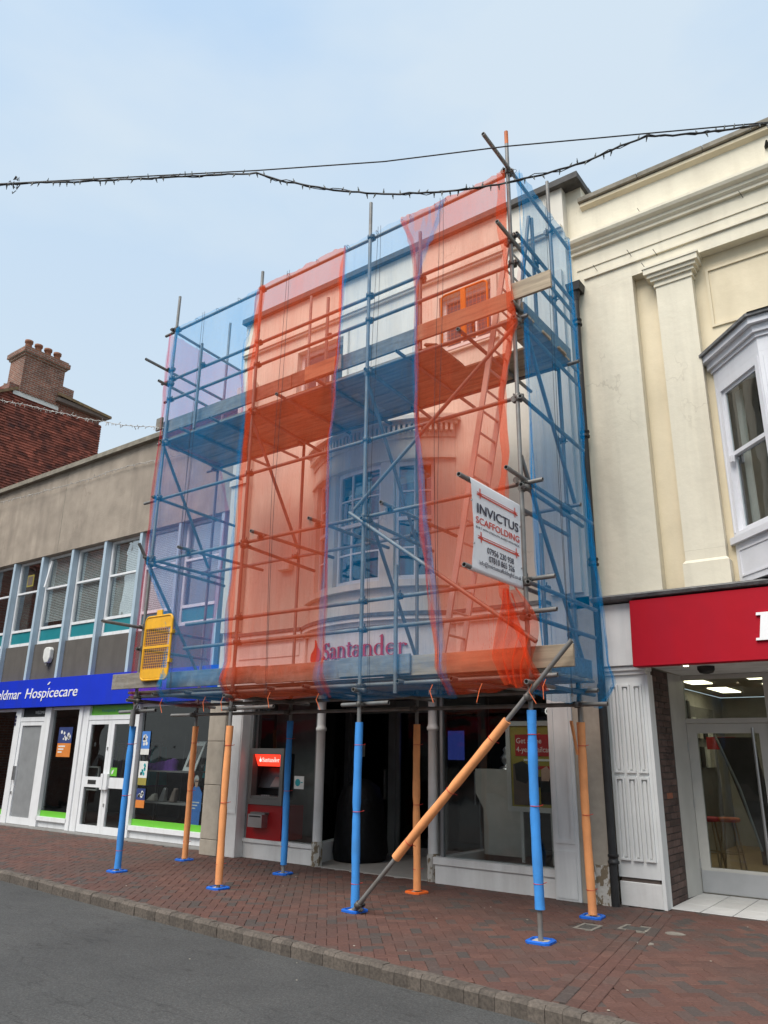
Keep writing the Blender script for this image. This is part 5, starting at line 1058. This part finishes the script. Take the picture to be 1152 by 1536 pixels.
# small things strapped to it
mb = MB().tube((-9.72, 6.99, 2.16), (-9.72, 6.99, 1.93), .035, 10); mb.path([(-9.72, 6.99, 2.1), (-9.70, 6.99, 2.2), (-9.68, 7.02, 2.25)], .008, 5); mb.obj('foam_offcut', 'midgrey', sc)
# base pads
PADS = [('b', 'blue base pad under the far blue-sleeved pole by the kerb'), ('b', 'blue base pad under the kerb-side orange-sleeved pole'), ('b', 'blue base pad under the pole and raking tube foot'), ('b', 'blue base pad with dusty plate under the nearest blue-sleeved pole'),
        ('b', 'blue base pad under the far orange pole outside the charity shop'), ('b', 'blue base pad under the blue pole before the cash machine'), ('o', 'orange base pad, the only one not blue'), ('b', 'blue base pad under the split orange sleeve beside the drainpipe')]
for (c, lab), x, y in zip(PADS, FXS + RXS, [YF] * 4 + [YR] * 4):
    mb = MB(); h = .115; rr = random.uniform(-.15, .15)
    def ring(hs, z): return [(x + math.cos(rr) * a - math.sin(rr) * b, y + math.sin(rr) * a + math.cos(rr) * b, z) for a, b in ((-hs, -hs + .03), (-hs + .03, -hs), (hs - .03, -hs), (hs, -hs + .03), (hs, hs - .03), (hs - .03, hs), (-hs + .03, hs), (-hs, hs - .03))]
    rs_ = [ring(h, .0), ring(h, .018), ring(h - .012, .026), ring(h - .028, .026), ring(h - .034, .008)]
    mb.add([v for r_ in rs_ for v in r_], [(i * 8 + k, i * 8 + (k + 1) % 8, (i + 1) * 8 + (k + 1) % 8, (i + 1) * 8 + k) for i in range(4) for k in range(8)]); mb.add(rs_[4], [tuple(range(8))])
    t = mb.obj('base_pad', 'pad_b' if c == 'b' else 'pad_o', None); tag(t, lab, 'base pad', 'plastic pads under the scaffold poles')

# ================================================================= ladder
ld = thing('ladder', 'long aluminium ladder leaning inside the red netting up to the hatch', 'ladder', (-4.65, 7.55, 2.44))
la, lb = Vector((-4.68, 0, 2.442)), Vector((-3.60, 0, 7.85)); dl = (lb - la).normalized(); nl = Vector((dl.z, 0, -dl.x))
for y in (7.35, 7.76):
    v = []
    for e_ in (la, lb):
        for s1, s2 in ((-.034, -.014), (.034, -.014), (.034, .014), (-.034, .014)): c = e_ + nl * s1; v.append((c.x, y + s2, c.z))
    MB().hexa(v).obj('stile', 'ladder', ld)
k = .2
while k < (lb - la).length:
    c = la + dl * k; MB().tube((c.x, 7.365, c.z), (c.x, 7.745, c.z), .015, 10).obj('rung', 'ladder', ld); k += .27

# ================================================================= ladder-guard gates
def gate(name, lab, cx, y, z0, z1, w, m_, grp, slope=0.0):
    t = thing(name, lab, 'safety gate', (cx, y, z0), grp)
    def P_(u, z): return (cx + u, y + slope * u, z)
    h = w / 2; c = .07; pts = []
    for (ux, uz, a0) in ((h - c, z1 - c, 0), (-h + c, z1 - c, 90), (-h + c, z0 + c, 180), (h - c, z0 + c, 270)):
        for q in range(5): a_ = R(a0 + q * 22.5); pts.append(P_(ux + c * math.cos(a_), uz + c * math.sin(a_)))
    MB().path(pts + [pts[0]], .017, 8).obj('gate_frame', m_, t)
    H = z1 - z0
    for a, b in ((z0 + .02, z0 + .17 * H), (z1 - .19 * H, z1 - .02)): part('solid_panel', m_, t, (cx - h + .015, cx + h - .015, y - .008, y + .008, a, b))
    mb = MB().box(cx - h + .01, cx + h - .01, y - .012, y + .012, z0 + H * .49, z0 + H * .53); mb.obj('mid_bar', m_, t)
    mb = MB(); k = 0
    while k < 13: u_ = -h + .03 + (w - .06) * k / 12; mb.tube(P_(u_, z0 + .17 * H), P_(u_, z1 - .18 * H), .003, 5); k += 1
    for k in range(16): z = z0 + .18 * H + k * .62 * H / 15; mb.tube(P_(-h + .02, z), P_(h - .02, z), .003, 5)
    mb.obj('wire_mesh', m_, t)
    for b_ in ((cx - .06, cx + .06, y - .01, y + .01, z1 + .015, z1 + .09), (cx + h, cx + h + .05, y - .03, y + .03, z0 + .25 * H, z0 + .31 * H), (cx + h, cx + h + .05, y - .03, y + .03, z0 + .7 * H, z0 + .76 * H)): part('hinge_bracket', m_, t, b_)
    return t
gate('safety_gate', 'yellow mesh-filled safety gate at the outer end of the lower boards', -9.21, 6.90, 2.56, 3.47, .60, 'yellow', 'ladder safety gates')
t = thing('hatch_gate', 'orange rounded wire gate behind the upper toe board near the ladder', 'safety gate', (-4.36, 7.5, 6.55), 'ladder safety gates')
pts = []
for (ux, uz, a0) in ((-4.07, 7.38, 0), (-4.64, 7.38, 90), (-4.64, 6.75, 180), (-4.07, 6.75, 270)):
    for q in range(5): a_ = R(a0 + q * 22.5); pts.append((ux + .06 * math.cos(a_), 7.5, uz + .06 * math.sin(a_)))
MB().path(pts + [pts[0]], .015, 8).obj('gate_frame', 'gateo', t); mb = B(-4.40, -4.33, 7.485, 7.515, 6.72, 7.43); mb.box(-4.68, -4.02, 7.485, 7.515, 6.95, 7.0); mb.obj('mid_bar', 'gateo', t)
mb = MB()
for k in range(12): x = -4.68 + k * .057; mb.tube((x, 7.5, 6.71), (x, 7.5, 7.42), .0018, 5)
for k in range(11): z = 6.72 + k * .064; mb.tube((-4.69, 7.5, z), (-4.02, 7.5, z), .0018, 5)
mb.obj('wire_mesh', 'gateo', t)

# ================================================================= debris netting
def lerp_tab(tab):
    def f(z):
        tab_ = sorted(tab)
        if z <= tab_[0][0]: return tab_[0][1]
        for (a, p), (b, q) in zip(tab_, tab_[1:]):
            if z <= b: return p + (q - p) * (z - a) / (b - a)
        return tab_[-1][1]
    return f
def net(lab, m_, L_, R_, ztop, zbot, plane, axis, group, seed, hemL=.10, hemR=.10, amp=.045, tuck=.14, out=-1):
    """L_(z), R_(z): the two edges along the sheet; plane: its distance; axis 'x' runs along the front, 'y' along the end"""
    rnd = random.Random(seed); mb = MB()
    off = Vector((rnd.uniform(0, 50), rnd.uniform(0, 50), 0))
    mk = (lambda s, d, z: (s, plane + out * d, z)) if axis == 'x' else (lambda s, d, z: (plane + out * d, s, z))
    def sheet(nu, nv, Lf, Rf, ph, a_, pl_):
        vs = []
        for j in range(nv + 1):
            t = j / nv; z = ztop + (zbot - ztop) * t
            for i in range(nu + 1):
                u_ = i / nu; lo, hi = Lf(z), Rf(z); s = lo + (hi - lo) * u_
                w = noise.noise(Vector((s * 1.3, z * .5, ph)) + off) * a_ + noise.noise(Vector((s * 5, z * .8, ph + 3)) + off) * a_ * .45 + noise.noise(Vector((s * 14, z * 1.3, ph + 7)) + off) * pl_
                edge = math.exp(-u_ / .07) + math.exp(-(1 - u_) / .07)
                w += edge * .022 * math.sin(s * 60 + z * 2.5 + ph); zz = z
                if t < .05: zz -= (1 - t / .05) * (.018 * abs(math.sin(s * 5.2 + ph)) + .02 * noise.noise(Vector((s * 9, ph, 0)) + off))
                if t > .93: w += .05 * math.sin((t - .93) / .07 * 3.1) * (1 + .6 * noise.noise(Vector((s * 3, ph, 1)) + off)) - tuck * max(0, (t - .965) / .035); zz += .03 * noise.noise(Vector((s * 4, ph, 5)) + off) - .05 * abs(math.sin(s * 2.6 + ph)) * (t - .93) / .07
                s += .035 * noise.noise(Vector((z * 1.4, u_ * 2, ph)) + off) + edge * .02 * noise.noise(Vector((z * 3.5, u_, ph + 9)) + off)
                vs.append(mk(s, w, zz))
        mb.add(vs, [(j * (nu + 1) + i, j * (nu + 1) + i + 1, (j + 1) * (nu + 1) + i + 1, (j + 1) * (nu + 1) + i) for j in range(nv) for i in range(nu)], True)
    sheet(64, 84, L_, R_, 0, amp, .015)
    if hemL: sheet(6, 80, L_, lambda z: L_(z) + hemL * (.6 + .5 * noise.noise(Vector((z * 1.1, 2, 0)) + off)), 21, amp * .8, .012)
    if hemR: sheet(6, 80, lambda z: R_(z) - hemR * (.6 + .5 * noise.noise(Vector((z * 1.1, 5, 0)) + off)), R_, 33, amp * .8, .012)
    t = mb.obj('debris_net', m_, None); tag(t, lab, 'debris net', group)
    # ties along the top, and the drawstring hanging down
    mb = MB(); n = max(2, int(abs(R_(ztop) - L_(ztop)) / .5))
    for k in range(n + 1):
        s = L_(ztop) + (R_(ztop) - L_(ztop)) * k / n; a_ = [(s + .01 * math.cos(q), .0 + .05 * math.cos(q), ztop + .03 * math.sin(q)) for q in [i * .7 for i in range(10)]]
        mb.path([mk(p[0], -.06 + p[1], p[2]) for p in a_], .003, 4)
    for k in range(2):
        s = L_(ztop) * .62 + R_(ztop) * .38 + k * .05; mb.path([mk(s + .03 * math.sin(z * .9 + k) + .05 * math.sin(z * .35 + seed), .045, z) for z in [ztop - (ztop - zbot) * q / 24 for q in range(25)]], .0026, 4)
    mb.obj('net_cord', 'string', t)
    return t
G = 'debris nets hung on the scaffold'; YN = 6.91
cst = lambda v: (lambda z: v)
net('blue net sheet at the far end of the front, beside the yellow gate', 'net_b', lerp_tab([(2.3, -9.1), (3.2, -8.95), (4.3, -9.66), (8.5, -9.62)]), lerp_tab([(2.3, -7.72), (6.2, -7.72), (7.4, -7.84), (8.1, -7.66), (8.5, -7.60)]), 8.40, 2.27, YN, 'x', G, 1)
net('red net sheet on the front, next to the far blue one', 'net_r', lerp_tab([(2.3, -7.80), (5.5, -7.74), (7.0, -7.72), (8.5, -7.62)]), lerp_tab([(2.3, -6.02), (5.5, -6.06), (7.4, -5.93), (8.5, -5.90)]), 8.42, 2.28, YN, 'x', G, 2, .16, .07)
net('blue net sheet in the middle of the front, over the curved bow window', 'net_bm', lerp_tab([(2.3, -6.10), (5.5, -6.07), (7.4, -5.94), (8.5, -5.93)]), lerp_tab([(2.3, -4.27), (3.1, -4.38), (4.1, -4.52), (5.4, -4.66), (7.2, -4.68), (7.7, -4.55), (8.1, -4.35), (8.5, -4.24)]), 8.41, 2.22, YN - .02, 'x', G, 3)
net('red net sheet on the front beside the banner and ladder', 'net_r', lerp_tab([(2.3, -4.40), (3.1, -4.53), (4.1, -4.66), (5.4, -4.73), (7.2, -4.74), (7.9, -4.78), (8.3, -4.92), (8.5, -5.0)]), lerp_tab([(2.3, -3.24), (2.9, -3.46), (3.15, -3.56), (4.2, -3.56), (4.7, -3.50), (5.5, -3.53), (6.3, -3.34), (7.0, -3.42), (8.5, -3.40)]), 8.43, 2.25, YN + .015, 'x', G, 4, .08, .16)
net('blue net sheet closing the near end of the scaffold beside the drainpipe', 'net_b2', cst(7.12), lerp_tab([(2.3, 9.02), (3.4, 8.88), (5.0, 8.66), (7.0, 8.74), (8.5, 8.74)]), 8.54, 2.2, -3.335, 'y', G, 5, .09, .12, .04, .14, 1)
net('thin red net sheet closing the far end of the scaffold', 'net_r2', cst(7.02), lerp_tab([(2.3, 8.5), (3.0, 8.52), (5.6, 8.66), (6.4, 8.40), (7.2, 8.85), (8.5, 8.72)]), 8.44, 2.3, -9.90, 'y', G, 6, .05, .12, .03, .14, -1)
# bunched red net gathered round the near front pole
mb = MB(); vs = []; N, K = 26, 40
for j in range(N + 1):
    t = j / N; z = 3.22 - .96 * t; cx_ = -3.55 + .05 * math.sin(t * 5); w = .10 + .20 * math.sin(min(1, t * 1.25) * 2.4) * (1 if t < .75 else max(.25, 1 - (t - .75) * 2.6))
    for i in range(K + 1):
        u_ = i / K; vs.append((cx_ + w * (u_ - .45) * 1.5 + (.25 * (t - .7) if t > .7 else 0), 6.93 - .05 * math.sin(u_ * 22 + t * 2) - .03 * noise.noise(Vector((u_ * 6, t * 4, 2))), z + .03 * math.sin(u_ * 9)))
mb.add(vs, [(j * (K + 1) + i, j * (K + 1) + i + 1, (j + 1) * (K + 1) + i + 1, (j + 1) * (K + 1) + i) for j in range(N) for i in range(K)], True)
tag(mb.obj('gathered_net', 'net_r', None), 'bunched bright red net end tied round the near pole under the banner', 'debris net', G)
for x, z in ((-9.0, 2.24), (-8.1, 2.24), (-6.9, 2.26), (-6.1, 2.22), (-4.5, 2.26), (-3.9, 2.25), (-3.35, 2.22), (-3.2, 2.26), (-7.75, 2.24)):
    MB().path([(x, 6.93, z + .05), (x - .03, 6.92, z - .02), (x - .08 + .16 * random.random(), 6.91, z - .14)], .004, 4).obj('net_tie', 'tieo', sc)

# ================================================================= banner
bn = thing('banner', 'white scaffolding firm banner with phone numbers tied between two poles', 'banner', (-3.44, 6.5, 3.25))
tb('banner_pole', (-3.475, 5.82, 4.135), (-3.475, 8.35, 4.135), 'galv', bn); tb('banner_pole', (-3.475, 5.89, 3.27), (-3.475, 7.45, 3.27), 'galv', bn)
BXp = -3.445; vs = []; N, K = 40, 24
prof = []
for q in range(13): a_ = R(180 - q * 15); prof.append((-3.475 + .029 * math.cos(a_), 4.135 + .029 * math.sin(a_)))
prof += [(BXp, 4.135 - .865 * q / 20) for q in range(1, 21)]
for q in range(1, 13): a_ = R(-q * 15); prof.append((-3.475 + .03 * math.cos(a_), 3.27 + .03 * math.sin(a_)))
for (px_, pz_) in prof:
    for i in range(K + 1):
        u_ = i / K; sag = .035 * math.sin(math.pi * min(1, max(0, (4.135 - pz_) / .865)))
        edge_l = 5.985 + sag * 1.2; edge_r = 7.035 - sag * .6
        y = edge_l + (edge_r - edge_l) * u_; rip = .004 * math.sin(pz_ * 11) * (1 - u_) if 3.3 < pz_ < 4.1 else 0
        vs.append((px_ + rip, y, pz_))
mb = MB().add(vs, [(j * (K + 1) + i, j * (K + 1) + i + 1, (j + 1) * (K + 1) + i + 1, (j + 1) * (K + 1) + i) for j in range(len(prof) - 1) for i in range(K)], True); sheet_ = mb.obj('banner_sheet', 'banner', bn)
TX = BXp + .006; YA, ZA = (0, 1, 0), (0, 0, 1)
def bt(s, m_, y, z, h, w, al='LEFT', nm='lettering', bold=0): return text(nm, s, m_, sheet_, (TX, y, z), YA, ZA, h, w, .0006, 0, al, bold)
bt('INVICTUS', 'navy', 6.10, 3.825, .098, .86, bold=.012); bt('SCAFFOLDING', 'printred', 6.07, 3.715, .070, .90, bold=.008)
bt('BUILT WITH STRENGTH, RAISED WITH PRIDE.', 'navy', 6.07, 3.665, .022, .90)
bt('07956 230 938', 'navy', 6.55, 3.455, .062, .55, 'CENTER', bold=.008); bt('07810 865 326', 'navy', 6.57, 3.375, .062, .53, 'CENTER', bold=.008); bt('info@invictusscaffoldingltd.co.uk', 'navy', 6.12, 3.315, .044, .86)
for z in (4.03, 3.59):
    mb = B(TX - .001, TX + .0005, 6.10, 6.95, z, z + .006); mb.box(TX - .001, TX + .0005, 6.10, 6.95, z - .026, z - .012); 
    mb.obj('printed_tube', 'printred', sheet_)
    mb = MB()
    for y in (6.16, 6.89): mb.box(TX - .0005, TX + .001, y - .008, y - .002, z - .055, z + .05); mb.box(TX - .0005, TX + .001, y + .004, y + .010, z - .055, z + .05); mb.box(TX, TX + .0012, y - .035, y + .035, z - .024, z - .004)
    mb.obj('printed_coupler', 'printred', sheet_)
for y, z in ((6.0, 3.92), (6.03, 3.5), (7.0, 3.9), (7.0, 3.45)): MB().tube((BXp - .003, y, z), (BXp + .008, y, z), .010, 10).obj('eyelet', 'steel', sheet_)

# ================================================================= overhead cables and light strings
cab = [(-9.3, 3.28, 8.57), (-8.91, 3.49, 8.56), (-8.58, 3.67, 8.55), (-8.01, 3.99, 8.51), (-7.3, 4.38, 8.47), (-6.52, 4.8, 8.42), (-5.88, 5.15, 8.38), (-5.54, 5.34, 8.21), (-5.03, 5.62, 8.03), (-4.49, 5.91, 7.91), (-4.05, 6.15, 7.87), (-3.64, 6.38, 7.88), (-3.23, 6.6, 7.92), (-2.96, 6.75, 7.97), (-2.69, 6.89, 8.04), (-2.43, 7.04, 8.13), (-2.09, 7.22, 8.29), (-1.82, 7.37, 8.4), (-1.57, 7.51, 8.38), (-1.25, 7.68, 8.38), (-.99, 7.82, 8.39), (-.67, 8.0, 8.42), (1.75, 9.33, 8.52)]
fl = thing('festoon_lights', 'black festoon cable with short unlit lamp holders strung across the sky', 'festoon lights', (-4.5, 5.9, 7.9))
def dense(pts, step, jit=0, rnd=random.Random(4)):
    o = []
    for p, q in zip(pts, pts[1:]):
        p, q = Vector(p), Vector(q); n = max(1, int((q - p).length / step))
        for k in range(n): o.append(p + (q - p) * k / n + Vector((rnd.uniform(-jit, jit), rnd.uniform(-jit, jit), rnd.uniform(-jit, jit))))
    return o + [Vector(pts[-1])]
dc = dense(cab, .09, .006)
MB().path(dc, .013, 6).obj('cable', 'cable', fl); MB().path(dense(cab, .12, .022, random.Random(9)), .005, 4).obj('cable', 'cable', fl)
mb = MB(); rnd = random.Random(12)
for i, p in enumerate(dc[:-1]):
    if rnd.random() < .12: continue
    v = Vector((rnd.uniform(-.5, .5), rnd.uniform(-.5, .5), rnd.choice((-1, -1, 1)))).normalized(); mb.tube(p, p + v * .035, .010, 6); mb.tube(p + v * .035, p + v * .065, .007, 6, .004)
mb.obj('lamp_holder', 'lamp', fl, kind='stuff')
mb = MB()
for k in range(14): p = Vector((-8.75, 3.58, 8.555)) + Vector((rnd.uniform(-.12, .12), rnd.uniform(-.06, .06), rnd.uniform(-.03, .03))); mb.path([p, p + Vector((rnd.uniform(-.06, .06), 0, rnd.uniform(-.05, .05))), p + Vector((rnd.uniform(-.06, .06), .02, rnd.uniform(-.06, .06)))], .006, 4)
mb.obj('cable_knot', 'cable', fl)
sup = [(-9.3, 3.28, 8.62), (-8.91, 3.49, 8.58), (-5.88, 5.15, 8.42), (-4.49, 5.91, 8.38), (-3.21, 6.61, 8.44), (-2.28, 7.12, 8.44), (-1.82, 7.37, 8.44), (-.67, 8.0, 8.44), (1.75, 9.33, 8.54)]
tag(MB().path(sup, .009, 6).obj('support_wire', 'cable', None), 'taut straight wire above the drooping festoon cable', 'wire')
def string_lights(lab, pts, seed):
    t = thing('string_lights', lab, 'string lights', pts[len(pts) // 2], 'pale light strings by the far building')
    rnd = random.Random(seed); d_ = dense(pts, .07, .012, rnd); MB().path(d_, .007, 4).obj('string', 'silver', t); mb = MB()
    for p in d_[::1]:
        v = Vector((rnd.uniform(-.6, .6), rnd.uniform(-.3, .3), rnd.uniform(-1, .4))).normalized(); mb.tube(p, p + v * rnd.uniform(.03, .07), .006, 4)
    mb.obj('bulb', 'silver', t, kind='stuff')
string_lights('pale light string running from the tile-hung house to the scaffold', [(-16.6, 7.0, 9.1), (-15.65, 7.0, 8.78), (-13.88, 7.0, 8.11), (-12.11, 7.0, 7.41), (-10.9, 7.02, 6.98), (-9.80, 7.04, 6.66)], 1)
string_lights('pale light string sagging along the grey pebbledash parapet', [(-23, 9.46, 8.0), (-20.0, 9.46, 7.94), (-17, 9.54, 7.84), (-15.9, 9.56, 7.82), (-14.8, 9.56, 7.83), (-13.1, 9.56, 7.71), (-11.56, 9.56, 7.57), (-10.6, 9.56, 7.6)], 2)
